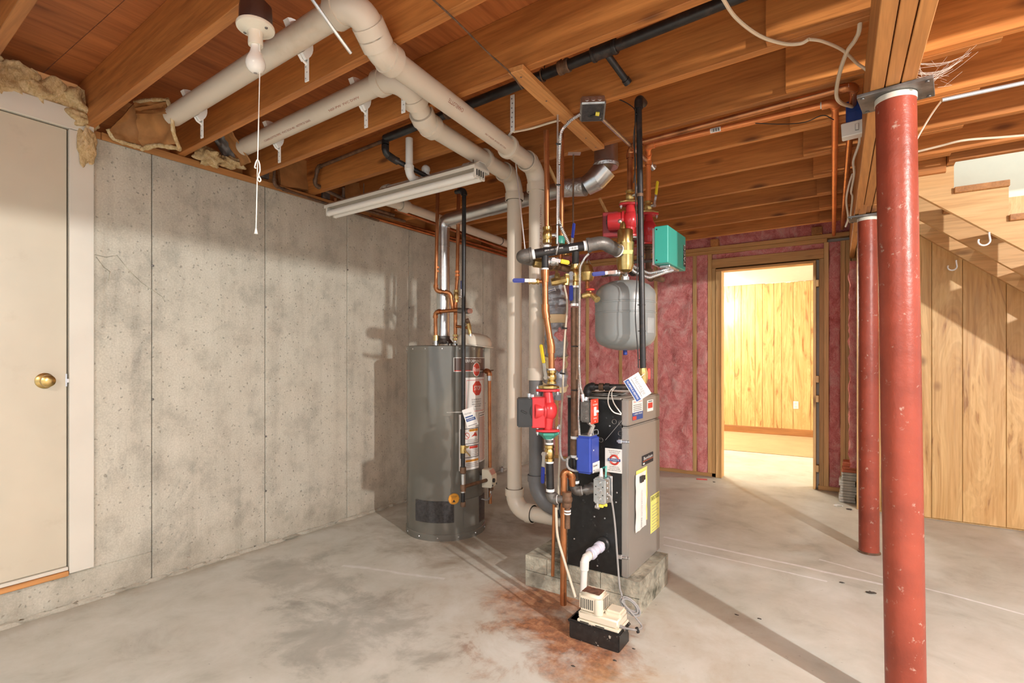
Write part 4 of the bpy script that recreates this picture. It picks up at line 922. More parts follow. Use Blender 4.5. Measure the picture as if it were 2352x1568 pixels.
def ftext(par, f, s, x, y, w, h, m, lift=None):
    part('lettering', text_mb(s, None, None, None, width=w, height=h, fn=lambda a, b: f(x+a, y+b)), m, par, smooth=0)
def dr1(t, f):
    part('stripe', rect(f, -.03, .03, -.022, -.004), blue_ink, t, smooth=0); part('stripe', rect(f, -.03, .02, .002, .010), blue_ink, t, smooth=0)
    nf = lambda x, y: f(x, y)+FW*-.0008
    ftext(t, nf, 'Heritage', -.006, .028, .045, .014, grey_ink); ftext(t, nf, 'PLUMBING', 0, -.013, .045, .008, white_ink)
    part('fine_print', rect(f, -.028, .028, -.052, -.047), grey_ink, t, smooth=0)
tt, ff = tag('hang_tag', 'white service tag with blue stripes tied to the gas pipe at the heater', P(1080, 958, 3.28), RT*cos(.32)+UP*sin(.32), UP*cos(.32)-RT*sin(.32), .072, .115, dr1)
part('tie', wire([P(1063, 946, GD-.016), P(1026, 947, GD-.02)], .0018).add(*(lambda m: (m.v, m.f))(wire([P(1063, 948, GD-.016), P(1070, 944, 3.29)], .0014))), white_ink, tt)
solo('drain_spigot_cap', MB().lathe([(.024, 0), (.024, .05), (.019, .055), (.019, .03)], P(1152, 1084, 5.55)*1.0, (0, 0, 1), 18), galv, 'small grey capped stub on the floor by the far wall', 'cap')
# ------------------------------------------------------------------ block pad and boiler
pad = thing('boiler_pad', 'two courses of rough concrete block under the boiler', 'block pad', (2.1, 2.6, 0))
px0, px1, py0, py1 = 1.70, 2.325, 2.352, 2.785
xs = onY(1379, 1320, py0).x
def rough(a, b, seed):
    m = MB(); nx, ny, nz = 8, 6, 3; a = V(a); b = V(b); mb = MB()
    def sh(o, ex, ey, nx, ny, nrm):
        mb.sheet(o, ex, ey, nx, ny, lambda i, j: V(nrm)*(.004*noise.noise(V((i*5+seed, j*5, seed)))+.003*noise.noise(V((i*14, j*14+seed, 1))))*(0 if i in (0, 1) or j in (0, 1) else 1))
    d = b-a
    sh(a, (d.x, 0, 0), (0, 0, d.z), nx, nz, (0, -1, 0)); sh(a+V((0, d.y, 0)), (d.x, 0, 0), (0, 0, d.z), nx, nz, (0, 1, 0))
    sh(a, (0, d.y, 0), (0, 0, d.z), ny, nz, (-1, 0, 0)); sh(a+V((d.x, 0, 0)), (0, d.y, 0), (0, 0, d.z), ny, nz, (1, 0, 0))
    sh(a+V((0, 0, d.z)), (d.x, 0, 0), (0, d.y, 0), nx, ny, (0, 0, .6)); mb.box((a.x, a.y, a.z), (b.x, b.y, a.z+.001)); return mb
for (x0, x1, z0, z1, s) in ((px0, xs-.30, .082, .160, 1), (xs-.297, xs-.002, .082, .160, 2), (xs+.002, px1, .082, .160, 3), (px0, xs-.05, 0, .079, 4), (xs-.047, px1-.004, 0, .079, 5)):
    part('block', rough((x0, py0, z0), (x1, py1, z1), s*7.3), block_mat, pad, smooth=25)
BX0, BX1, BY0, BY1, BZ0, BZ1 = 1.946, 2.268, 2.358, 2.822, .1615, 1.002
bo = thing('boiler', 'narrow gas boiler with black side and grey front on concrete blocks', 'boiler', (2.1, 2.6, BZ0))
part('side_panel', MB().box((BX0, BY0, BZ0), (BX1-.035, BY1, BZ1)), boiler_black, bo, bevel=.003, label='black side jacket')
zs = 1.2-(990-HZ)*2.459/FPX+.02
part('front_panel', MB().box((BX1-.035, BY0-.003, BZ0), (BX1, BY1+.002, zs-.002)), boiler_grey, bo, bevel=.006, bseg=2, label='grey lower front door')
part('front_panel', MB().box((BX1-.035, BY0-.003, zs+.002), (BX1, BY1+.002, BZ1+.006)), boiler_grey, bo, bevel=.006, bseg=2, label='grey upper front panel')
part('top_lid', MB().box((BX0-.004, BY0-.004, BZ1), (BX1-.036, BY1+.004, BZ1+.012)), boiler_grey, bo, bevel=.003)
sf = lambda x, z: V((x, BY0-.0012, z))                               # black side, seen from the front
ffr = lambda y, z: V((BX1+.0008, y, z))                               # grey front
def side_uv(u, v): p = onY(u, v, BY0); return p.x, p.z
def front_uv(u, v): p = onX(u, v, BX1); return p.y, p.z
for (u, v) in ((1432, 1013), (1432, 1278)):
    x, z = side_uv(u, v); part('door_latch', MB().box((x-.030, BY0-.012, z-.006), (x+.020, BY0-.001, z+.006)).box((x-.022, BY0-.016, z-.010), (x-.004, BY0-.002, z+.010)).box((x+.014, BY0-.010, z-.005), (x+.032, BY0-.003, z+.005)), steel, bo, bevel=.002)
for (u, v) in ((1400, 978), (1432, 985), (1435, 996), (1417, 1131), (1415, 1153), (1389, 1190), (1365, 1186), (1434, 1292), (1319, 1237), (1372, 1299)):
    x, z = side_uv(u, v); part('screw', MB().lathe([(.0045, 0), (.0035, .002), (.001, .0025)], (x, BY0, z), (0, -1, 0), 8), steel, bo)
for (u, v) in ((1411, 968), (1426, 971), (1425, 995), (1380, 1010)):
    x, z = side_uv(u, v); part('knockout', MB().tube([V((x+.011*cos(2*pi*k/16), BY0-.0005, z+.011*sin(2*pi*k/16))) for k in range(16)], .0012, 5, closed=True), darksteel, bo)
x0, z0 = side_uv(1391, 1010); x1, z1 = side_uv(1439, 953); part('brace_wire', MB().tube([(x0, BY0-.002, z0), (x1, BY0-.002, z1)], .0012, 6), grey_cable, bo)
# stickers
def sticker(name, uv, par, f, m, lab=None):
    (u0, v0), (u1, v1) = uv; a0, b0 = u0, v0; a1, b1 = u1, v1
    return part(name, MB().add([f(a0, b1), f(a1, b1), f(a1, b0), f(a0, b0)], [(0, 1, 2, 3)]), m, par, smooth=0, label=lab)
x0, z0 = side_uv(1390, 1028); x1, z1 = side_uv(1433, 1088); cxs = (x0+x1)/2; czs = (z0+z1)/2
sk = sticker('side_sticker', ((x0, z0), (x1, z1)), bo, sf, paper, 'white sticker with a red ring logo')
sg = lambda x, z: V((x, BY0-.0018, z)); sh2 = lambda x, z: V((x, BY0-.0024, z)); sh3 = lambda x, z: V((x, BY0-.0030, z))
part('ring_logo', MB().tube([sg(cxs+.021*cos(2*pi*k/28), czs+.004+.021*sin(2*pi*k/28)) for k in range(28)], .0048, 4, closed=True), red_ink, sk, smooth=0)
part('logo_bar', MB().add([(sh2(cxs-.031, czs-.002)), sh2(cxs+.031, czs-.002), sh2(cxs+.031, czs+.010), sh2(cxs-.031, czs+.010)], [(0, 1, 2, 3)]).box((cxs-.031, BY0-.0068, czs-.002), (cxs+.031, BY0-.006, czs+.010)), blue_ink, sk, smooth=0)
part('lettering', text_mb('PLYMOUTH', None, None, None, width=.052, height=.007, fn=lambda a, b: V((cxs+a, BY0-.0072, czs+.004+b))), white_ink, sk, smooth=0)
for k, s in enumerate(('THIS HEATER INSTALLED', 'IN ACCORDANCE WITH', 'ALL CODES')): part('lettering', text_mb(s, None, None, None, width=.062-.012*k, height=.005, fn=lambda a, b: sg(cxs+a, z0-.011-k*.0085+b)), ink, sk, smooth=0)
for k, s in enumerate(('FOR SERVICE CALL', 'YOUR LOCAL PLUMBER', 'AND HEATING SHOP')): part('lettering', text_mb(s, None, None, None, width=.05+.008*k, height=.005, fn=lambda a, b: sg(cxs+a, z1+.028-k*.0085+b)), ink, sk, smooth=0)
def fbox(u0, v0, u1, v1): y0, z0 = front_uv(u0, v0); y1, z1 = front_uv(u1, v1); return y0, y1, z0, z1
fg = lambda y, z: V((BX1+.0016, y, z)); fg2 = lambda y, z: V((BX1+.0024, y, z))
def fquad(y0, y1, z0, z1, f): return MB().add([f(y0, z1), f(y1, z1), f(y1, z0), f(y0, z0)], [(0, 1, 2, 3)])
zA = 1.2-(917-HZ)*2.49/FPX; 
y0, _ = front_uv(1452, 940); y1, _ = front_uv(1476, 940); zt, zb = front_uv(1453, 919)[1], front_uv(1453, 966)[1]
s1_ = part('service_sticker', fquad(y0, y1, zt, zb, ffr), paper, bo, smooth=0, label='white and blue service sticker')
part('blue_band', fquad(y0, y1, zb+(zt-zb)*.38, zb, fg), blue_ink, s1_, smooth=0); part('red_square', fquad(y0, y0+(y1-y0)*.36, zb+(zt-zb)*.20, zb+.002, fg2), red_ink, s1_, smooth=0)
yc = (y0+y1)/2
part('lettering', text_mb('TEXA-TECH', None, None, None, width=(y1-y0)*.85, height=.008, fn=lambda a, b: fg(yc+a, zt-.011+b)), red_ink, s1_, smooth=0)
part('lettering', text_mb('1-800-FREE', None, None, None, width=(y1-y0)*.8, height=.008, fn=lambda a, b: fg2(yc+a, zb+(zt-zb)*.29+b)), white_ink, s1_, smooth=0)
for k in range(4): part('fine_print', fquad(y0+.012, y1-.015, zt-.024-k*.009, zt-.028-k*.009, fg), grey_ink, s1_, smooth=0)
y0, _ = front_uv(1486, 930); y1, _ = front_uv(1500, 930); zt, zb = front_uv(1488, 919)[1], front_uv(1488, 945)[1]
s2_ = part('warning_sticker', fquad(y0, y1, zt, zb, ffr), paper, bo, smooth=0); part('red_square', fquad(y0+.012, y1-.012, zt-.014, zb+.016, fg), red_ink, s2_, smooth=0); part('fine_print', fquad(y0+.016, y1-.016, zt-.005, zt-.009, fg), ink, s2_, smooth=0)
y0, _ = front_uv(1474, 1055); y1, _ = front_uv(1499, 1055); zt, zb = front_uv(1475, 1047)[1], front_uv(1475, 1070)[1]
np_ = part('name_plate', MB().box((BX1, y0, zb), (BX1+.004, y1, zt)), ink, bo, bevel=.0015, label='dark maker plate'); yc = (y0+y1)/2
f5 = lambda y, z: V((BX1+.0048, y, z))
part('lettering', text_mb('Burnham', None, None, None, width=(y1-y0)*.8, height=.016, fn=lambda a, b: f5(yc+a, zt-.016+b)), white_ink, np_, smooth=0)
part('plate_stripe', fquad(y0+.003, y1-.003, zb+.024, zb+.019, f5), red_label, np_, smooth=0); part('plate_mark', fquad(y0+.006, y0+.03, zb+.014, zb+.006, f5), white_ink, np_, smooth=0)
# papers on the front
y0, _ = front_uv(1457, 1150); y1, _ = front_uv(1481, 1150); zt, zb = front_uv(1459, 1090)[1], front_uv(1459, 1222)[1]
cb = thing('paper_sheet', 'long white papers under a black clip on the grey boiler front', 'paper', (BX1, (y0+y1)/2, zb))
part('sheet', MB().sheet((BX1+.003, y0, zb), (0, y1-y0, 0), (0, 0, zt-zb), 8, 24, lambda a, b: V((.004+.004*noise.noise(V((a*3, b*5, 2))), .006*noise.noise(V((b*6, a, 8))), .012*noise.noise(V((a*4, 3, 1)))*(1-b)))), paper, cb)
part('sheet', MB().sheet((BX1+.0015, y0+.02, zb+.02), (0, y1-y0+.012, 0), (0, 0, zt-zb-.005), 6, 16, lambda a, b: V((.002*noise.noise(V((a*3, b*5, 9))), 0, 0))), yellow_lab, cb)
cbx = BX1+.013
part('clip', MB().box((cbx-.001, y0+.045, zt-.045), (cbx+.006, y0+.085, zt-.012)).box((cbx, y0+.088, zt-.040), (cbx+.004, y0+.112, zt-.016)), black_pl, cb, bevel=.002)
part('lettering', text_mb('CUSTOMER RECORD', None, (0, 1, 0), None, width=.13, height=.010, fn=lambda a, b: V((cbx-.001, y0+.075+b, zt-.15-a))), grey_ink, cb, smooth=0)
part('lettering', text_mb('Notes', None, None, None, width=.045, height=.014, fn=lambda a, b: V((cbx-.001, y0+.07+b, zt-.245-a))), ink, cb, smooth=0)
y0, _ = front_uv(1494, 1170); y1, _ = front_uv(1514, 1170); zt, zb = front_uv(1495, 1139)[1], front_uv(1495, 1225)[1]
eg = thing('energy_label', 'bright yellow printed energy label on the boiler front', 'label', (BX1, (y0+y1)/2, zb))
part('sheet', MB().box((BX1+.0003, y0, zb), (BX1+.0012, y1, zt)), yellow_lab, eg); yc = (y0+y1)/2
part('lettering', text_mb('ENERGYGUIDE', None, None, None, width=(y1-y0)*.92, height=.022, fn=lambda a, b: V((BX1+.0018, yc+a, zt-.018+b))), ink, eg, smooth=0)
for k in range(9): part('fine_print', fquad(y0+.02, y1-.02-.03*(k % 2), zt-.055-k*.016, zt-.0575-k*.016, lambda y, z: V((BX1+.0018, y, z))), grey_ink, eg, smooth=0)
# papers on the boiler top
for k in range(3):
    solo('paper_sheet', MB().sheet((BX0+.02+.02*k, BY0+.015+.01*k, BZ1+.0135+.004*k), (.22, .03*k, 0), (-.02*k, .20, 0), 8, 8, lambda a, b: V((0, 0, .003+.006*noise.noise(V((a*4, b*4, k*3.1)))+.004*k))), paper, ('flattest white leaflet, under the others on the boiler lid', 'middle curled leaflet of those on the boiler lid', 'top curled leaflet on the boiler lid by the hanging tag')[k], 'paper', group='leaflets on the boiler lid')

# ------------------------------------------------------------------ condensate pump
c0 = onZ(1423.6, 1505, 0); c1 = onZ(1303.7, 1463, 0); PX0, PX1, PY0 = c1.x, c0.x, 2.005; PY1 = PY0+.125; PH = .082
cp = thing('condensate_pump', 'cream condensate pump on a speckled black tank, on the rust stained floor', 'pump', ((PX0+PX1)/2, PY0+.06, 0))
part('tank', MB().box((PX0+.006, PY0+.006, 0), (PX1-.006, PY1-.006, PH)).box((PX0, PY0, PH-.012), (PX1, PY1, PH)), pump_black, cp, bevel=.005, bseg=2)
part('tank_cover', MB().box((PX0+.045, PY0+.004, PH), (PX1-.008, PY1-.006, PH+.012)), cream_pl, cp, bevel=.003)
part('cover_body', MB().box((PX0+.048, PY0+.008, PH+.010), (PX1-.012, PY1-.012, PH+.046)), cream_pl, cp, smooth=75, bevel=.007, bseg=3)
part('motor_hood', MB().box((PX0+.046, PY0+.012, PH+.038), (PX0+.152, PY1-.020, PH+.125)), cream_pl, cp, smooth=75, bevel=.014, bseg=3)
part('switch_housing', MB().box((PX0+.155, PY0+.04, PH+.038), (PX1-.013, PY1-.014, PH+.066)), cream_pl, cp, smooth=75, bevel=.008, bseg=2)
part('corner_pillar', MB().lathe([(.020, 0), (.020, .058), (.016, .064)], (PX0+.135, PY0+.026, PH+.046), seg=20), cream_pl, cp)
part('rust_film', MB().sheet((PX0+.058, PY0+.022, PH+.1252), (.082, 0, 0), (0, .06, 0), 8, 6, lambda a, b: V((.006*noise.noise(V((a*4, b*4, 5))), .006*noise.noise(V((b*5, a*5, 2))), .0004))), rust_dirt, cp)
for k in range(7): part('vent_slot', MB().box((PX0+.060+k*.0085, PY0+.0108, PH+.060), (PX0+.0635+k*.0085, PY0+.0135, PH+.102)), black_pl, cp)
for k in range(6): part('vent_slot', MB().box((PX0+.1505, PY0+.028+k*.0105, PH+.062), (PX0+.1532, PY0+.0315+k*.0105, PH+.108)), black_pl, cp)
part('inlet_hole', MB().lathe([(.016, 0), (.016, .003), (.011, .0032)], (PX0+.022, PY1-.045, PH), seg=18), black_pl, cp)
for dx, dy in ((.03, .09), (.045, .075), (.02, .105)): part('inlet_hole', MB().lathe([(.010, 0), (.010, .003), (.007, .0032)], (PX1-.012-dx*.2, PY0+dy, PH), seg=14), black_pl, cp)
for k in range(2): part('slot', MB().box((PX0+.06+k*.07, PY0+.0028, PH+.004), (PX0+.10+k*.07, PY0+.0045, PH+.0075)), black_pl, cp)
part('drain_barb', MB().tube([(PX1-.012, PY0+.03, PH+.02), (PX1+.012, PY0+.026, PH+.02)], .006, 10), grey_cable, cp)
# condensate drain from the boiler
t = thing('condensate_drain', 'white PVC drain with lavender union from the boiler side into the pump', 'pipe', onY(1340, 1350, 2.20))
bx, bz = side_uv(1386, 1248); b0 = V((bx, BY0, bz)); b1 = onY(1343, 1284, 2.19); pb = V((onY(1337, 1400, PY1-.045).x, PY1-.03, PH)); pb.x = b1.x; 
part('grommet', MB().lathe([(.034, 0), (.034, .010), (.028, .016)], b0, (0, -1, 0), 24), black_pl, t)
dv = (b1-b0); part('nipple', MB().tube([b0+dv*.03, b0+dv*.95], .0165, 18), white_pvc, t)
for (s, e, r) in ((.16, .30, .027), (.30, .36, .023), (.36, .58, .0235), (.58, .70, .028), (.70, .74, .022)): part('union', MB().tube([b0+dv*s, b0+dv*(s+.015), b0+dv*(e-.015), b0+dv*e], [r*.95, r, r, r*.95], 20 if r < .026 else 14), lav_pvc, t)
run(t, [b0+dv*.70, b1, V((b1.x-.003, b1.y-.012, .10))], .0155, white_pvc, R=.022, fit=1.22, ext=.03, seg=18)
# copper discharge pipes and tubes by the pad
t = thing('copper_drop', 'thick copper pipe curling down from a valve and stopping just above the floor', 'pipe', onY(1294, 1385, 2.16))
e = onY(1294, 1388, 2.17); e.z = max(e.z, .004); run(t, [V((e.x+.032, 2.20, 1.2-(1115-HZ)*2.45/FPX)), V((e.x+.034, 2.19, 1.2-(1085-HZ)*2.45/FPX)), V((e.x+.002, 2.17, 1.2-(1084-HZ)*2.43/FPX)), e], .0155, copper, R=.03, fit=1.12, ext=.01)
t = thing('copper_drop', 'thinner copper pipe left of the thick one, hanging clear of the floor', 'pipe', P(1270, 1320, 2.52)); run(t, [P(1273, 1150, 2.52), P(1269.5, 1322, 2.52)], .0085, copper)
solo('drain_tube', wire([P(1277, 1165, 2.40), P(1279, 1230, 2.39), P(1300, 1300, 2.33), P(1322, 1372, 2.26)], .006, .2), clear_tube, 'pale translucent tube slanting down to the condensate pump', 'tube')

# ------------------------------------------------------------------ cord from the outlet box and its coil
JB = P(1378, 1128, 2.30)
pts = spline([P(1396, 1135, 2.31), P(1404, 1145, 2.31), P(1412, 1200, 2.30), P(1418, 1280, 2.28), P(1423, 1345, 2.27), P(1427, 1362, 2.27)], 6)
cc = P(1447, 1390, 2.25); A_ = (P(1464, 1408, 2.24)-P(1428, 1372, 2.26))*.5; B_ = (P(1455, 1383, 2.25)-P(1440, 1397, 2.25))*.5
for k in range(66): a = pi+2*pi*k/16; lp_ = k//16; s = (1.0, .72, 1.14, .86, 1.0)[lp_]; pts.append(cc+V((.002*lp_, -.004*lp_, .003*(lp_ % 2)))+A_*cos(a)*s+B_*sin(a)*s*1.15)
pts += spline([pts[-1], P(1466, 1425, 2.22), P(1474, 1440, 2.2), P(1462, 1446, 2.17), V((PX1+.05, PY0+.035, PH+.02)), V((PX1+.012, PY0+.026, PH+.02))], 6)
t = thing('power_cord', 'grey pump power cord with a loose coil hanging by the block corner', 'cord', cc)
part('cord', MB().tube(pts, .0042, 8), grey_cable, t); part('cord_tie', MB().tube([P(1462, 1441, 2.165), P(1466, 1452, 2.165)], .007, 8), blk_wire, t)

# ------------------------------------------------------------------ near boiler risers
D1, D2 = 2.45, 2.47
rz = lambda v, d: 1.2+(HZ-v)*d/FPX
r1 = thing('return_riser', 'copper return pipe with offset bends, brass valves and black elbow at its foot', 'pipe', P(1270, 1140, D1))
T1 = P(1252, 612, D1); 
run(r1, [P(1252, 640, D1), P(1253, 715, D1), P(1266, 795, D1), P(1267, 866, D1)], .0145, copper, R=.06, fit=1.16, ext=.028, seg=16)
part('tape', MB().tube([P(1252, 616, D1), P(1252, 622, D1)], .0172, 14), tape_white, r1); part('adapter', MB().tube([P(1252, 620, D1), P(1252, 632, D1), P(1252, 648, D1)], [.020, .0195, .017], 16), copper, r1)
part('tape', MB().tube([P(1267, 846, D1), P(1267, 850, D1)], .0165, 14), tape_white, r1)
valve(r1, P(1267, 866, D1), (0, 0, 1), .062, .0195, UP+RT*-.16, -FW*.75-RT*.75, .155, yellow_grip, brass, -.002)
part('valve_flange', MB().lathe([(.028, -.008), (.050, -.006), (.050, .004), (.022, .010)], P(1260, 888, D1), (0, 0, 1), 20), brass, r1)
part('flange', MB().lathe([(.048, .006), (.048, -.004), (.030, -.016), (.022, -.026)], P(1260, 995, D1), (0, 0, 1), 6), green_en, r1, label='green lower flange')
part('nipple', MB().tube([P(1261, 1002, D1), P(1262, 1020, D1)], .017, 14), cast, r1)
for v in (1005, 1016): part('tape', MB().tube([P(1262, v, D1), P(1262, v+4, D1)], .0185, 14), tape_white, r1)
valve(r1, P(1262, 1040, D1), (0, 0, 1), .075, .0205, -UP+RT*-.04, -RT*.7-FW*.8, .135, blue_grip, brass, .002)
part('tape', MB().tube([P(1262, 1058, D1), P(1262, 1063, D1)], .0195, 14), tape_white, r1)
part('black_nipple', MB().tube([P(1262, 1060, D1), P(1264, 1125, D1)], .0182, 16), iron, r1)
part('tape', MB().tube([P(1264, 1122, D1), P(1264, 1128, D1)], .0200, 14), tape_white, r1)
E1 = P(1266, 1146, D1); E2 = P(1322, 1128, 2.44)
run(r1, [P(1264.5, 1126, D1), E1, E1+V((.085, .02, .008))], .0178, cast, R=.03, fit=1.35, ext=.012, seg=16)
part('tape', MB().tube([lerp(E1, E1+V((.085, .02, .008)), .33), lerp(E1, E1+V((.085, .02, .008)), .37)], .0205, 14), tape_white, r1)
part('tee', MB().ball(E1+V((.072, .02, .006)), .027, 14).tube([E1+V((.072, .02, -.030)), E1+V((.072, .02, .040))], .022, 14), rusty, r1)
part('lower_nipple', MB().tube([E1+V((.072, .025, -.03)), E1+V((.072, .025, -.13))], .013, 14), rusty, r1)
for dz in (-.045, -.058): part('tape', MB().tube([E1+V((.072, .025, dz)), E1+V((.072, .025, dz-.006))], .0165, 14), tape_white, r1)
r2 = thing('supply_riser', 'dark steel supply pipe with white tape joints, in front of the black boiler side', 'pipe', P(1322, 1130, D2))
part('pipe', MB().tube([P(1320, 706, D2), P(1320, 1005, D2)], .0185, 18), rusty, r2)
for v, rr in ((700, .0205), (1004, .0205), (1047, .0205), (1106, .0205)): part('tape', MB().tube([P(1320.5, v-3, D2), P(1320.5, v+3, D2)], rr, 16), tape_white, r2)
part('coupling', MB().tube([P(1320, 1007, D2), P(1320, 1044, D2)], .0215, 18), rusty, r2); part('black_nipple', MB().tube([P(1320.5, 1050, D2), P(1321, 1105, D2)], .0185, 16), iron, r2)
valve(r2, P(1322, 632, D2), (0, 0, 1), .10, .0215, -UP, -RT*.55-FW*.85, .125, blue_grip, brass, .003)
part('tee', MB().tube([P(1320, 662, D2), P(1320, 668, D2), P(1320, 690, D2), P(1320, 697, D2)], [.025, .0225, .0225, .025], 18), cast, r2); part('tape', MB().tube([P(1321, 655, D2), P(1321, 661, D2)], .021, 14), tape_white, r2)
e2a = P(1321, 1128, D2); e2b = e2a+V((.062, .030, .012)); e2c = V((e2b.x+.035, BY0-.002, e2b.z+.035))
run(r2, [P(1321, 1108, D2), e2a, e2b, e2c], .0178, cast, R=.028, fit=1.32, ext=.012, seg=16)
for tt_ in (.42, .85): part('tape', MB().tube([lerp(e2a, e2b, tt_), lerp(e2a, e2b, tt_+.06)], .0210, 14), tape_white, r2)
part('boiler_bushing', MB().lathe([(.034, 0), (.034, .014), (.026, .02)], V((e2c.x, BY0, e2c.z)), (0, -1, 0), 20), rusty, r2)
hb0 = P(1345, 678, D2-.02); t = thing('hose_bibb', 'brass boiler drain with a pink red handwheel beside the grey tank', 'valve', hb0)
part('inlet', MB().tube([P(1326, 680, D2), P(1340, 680, D2-.01)], .011, 12), rusty, t); part('body', MB().tube([P(1338, 680, D2-.01), P(1352, 676, D2-.02), P(1364, 679, D2-.03)], [.012, .014, .011], 14), dull_brass, t)
part('spout', MB().tube([P(1360, 677, D2-.03), P(1372, 688, D2-.06)], [.011, .016], 14), dull_brass, t); part('stem', MB().tube([P(1356, 676, D2-.02), P(1356, 668, D2-.02)], .005, 8), dull_brass, t)
part('handwheel', MB().tube([P(1356, 665, D2-.02)+V((.016*cos(2*pi*k/16), .016*sin(2*pi*k/16), 0)) for k in range(16)], .0045, 6, closed=True).tube([P(1349, 666, D2-.02), P(1363, 666, D2-.02)], .003, 6), red_ink, t)

# ------------------------------------------------------------------ header, elbow and air separator
hd = thing('header_pipe', 'black steel header with tees and a white barcode label above the boiler', 'pipe', P(1280, 575, 2.44))
h0, h1 = P(1222, 584, 2.44), P(1346, 564, 2.43); HRAD = .0215
part('pipe', MB().tube([h0, h1], HRAD, 22), iron, hd)
axh = (h1-h0).normalized()
for u in (1252, 1322):
    tt_ = (u-1222)/(1346-1222); p = lerp(h0, h1, tt_); part('tee_branch', MB().tube([p, P(u, 617 if u < 1300 else 610, D1 if u < 1300 else D2)], .0165, 16), iron, hd)
part('tape', MB().tube([P(1322, 606, D2), P(1322, 611, D2)], .019, 14), tape_white, hd)
for tt_ in (.02, .985): part('tape', MB().tube([lerp(h0, h1, tt_-.03), lerp(h0, h1, tt_+.03)], HRAD*1.10, 20), tape_white, hd)
part('elbow', MB().tube(fillet([lerp(h0, h1, -.02), lerp(h0, h1, -.22), lerp(h0, h1, -.22)+V((0, .10, 0))], .05, 8), HRAD*1.42, 20), cast, hd)
part('elbow_band', MB().tube([lerp(h0, h1, -.05), lerp(h0, h1, .0)], HRAD*1.55, 20), cast, hd)
sep = P(1436, 585, 2.52)
c1_ = lerp(h1, sep, .52); c1_ = V((h1.x+.062, h1.y+.03, h1.z+.004))
part('elbow', MB().tube(fillet([h1+axh*.012, h1+axh*.085+V((0, 0, .004)), V((sep.x-.02, sep.y-.055, sep.z-.0))], .07, 8)[:-1]+[lerp(h1+axh*.085, sep, .62)], HRAD*1.45, 22), cast, hd, label='grey cast elbow')
part('elbow_band', MB().tube([h1+axh*.006, h1+axh*.02], HRAD*1.62, 22), cast, hd)
n0 = lerp(h1+axh*.085, sep, .40); part('brass_union', MB().tube([n0, lerp(n0, sep, .35)], HRAD*1.45, 8), brass, hd); part('nipple', MB().tube([lerp(n0, sep, .3), sep], HRAD*1.15, 16), cast, hd)
part('tape', MB().tube([lerp(n0, sep, .38), lerp(n0, sep, .45)], HRAD*1.5, 16), tape_white, hd)
part('lettering', text_mb('ERW A53 STD PIPE', None, None, None, width=.085, height=.007, fn=lambda x, y: lerp(h0, h1, .40)+axh*x+(-FW*cos(.15+y/HRAD)+UP*sin(.15+y/HRAD))*(HRAD+.0008)), white_ink, hd, smooth=0)
band_label(hd, h0, h1, HRAD, .76, .04, white_ink, -.3, .5, 'barcode_sticker', 8)
hd2 = thing('header_pipe', 'brown steel pipe running back below the black header', 'pipe', P(1280, 612, 2.6))
run(hd2, [P(1232, 603, 2.50), P(1262, 606, 2.52), P(1312, 620, 2.80)], .019, rusty, R=.02, fit=1.25, ext=.01); part('union', MB().tube([P(1226, 602, 2.50), P(1243, 604, 2.51)], .024, 8), dull_brass, hd2)
part('tape', MB().tube([P(1306, 618, 2.77), P(1310, 619.5, 2.79)], .0225, 14), tape_white, hd2)
valve(hd2, P(1270, 600, 2.46), RT, .05, .018, RT*.95-UP*.18, -FW, .075, yellow_grip, steel)
# return connections behind the risers
t = thing('return_valve', 'blue handled valve on a short copper branch pointing at the white PVC pipes', 'valve', P(1215, 645, 2.46))
part('branch', MB().tube([P(1252, 646, 2.45), P(1228, 646, 2.46)], .009, 12), copper, t); valve(t, P(1226, 646, 2.46), RT, .05, .0125, -RT, -FW, .10, blue_grip, dull_brass)
t = thing('fill_valve', 'blue handled fill valve joined to the pressure regulator beside the tank stem', 'valve', P(1400, 627, 2.50))
part('branch', MB().tube([P(1383, 632, 2.5), P(1438, 624, 2.52)], .010, 12), rusty, t); valve(t, P(1410, 627, 2.50), RT, .055, .0135, -RT-UP*.1, -FW, .11, blue_grip, steel)
t = thing('pressure_regulator', 'bell shaped brass pressure regulator hanging behind the flex conduit', 'valve', P(1349, 630, 2.62))
part('bell', MB().lathe([(.012, -.045), (.028, -.04), (.034, -.02), (.037, 0), (.030, .012), (.026, .03), (.014, .042), (.006, .046)], P(1349, 626, 2.62), seg=22), dull_brass, t); part('port', MB().tube([P(1349, 632, 2.62), P(1336, 633, 2.62)], .015, 12), dull_brass, t)
part('regulator_tail', MB().tube([P(1349, 645, 2.62), P(1349, 662, 2.62)], .010, 12), copper, t); part('pull_ring', wire([P(1348, 606, 2.62), P(1349, 590, 2.61), P(1357, 606, 2.60)], .0012), steel, t)
t = thing('check_valve', 'cluster of dark brass check valves behind the copper riser', 'valve', P(1283, 645, 2.62))
part('body', MB().tube([P(1266, 648, 2.62), P(1276, 646, 2.62), P(1300, 641, 2.62)], [.018, .022, .018], 8), dull_brass, t); part('bonnet', MB().tube([P(1280, 640, 2.62), P(1280, 628, 2.62)], [.016, .012], 8), dull_brass, t)
part('body', MB().tube([P(1302, 655, 2.64), P(1304, 630, 2.64)], .020, 8), brass, t)
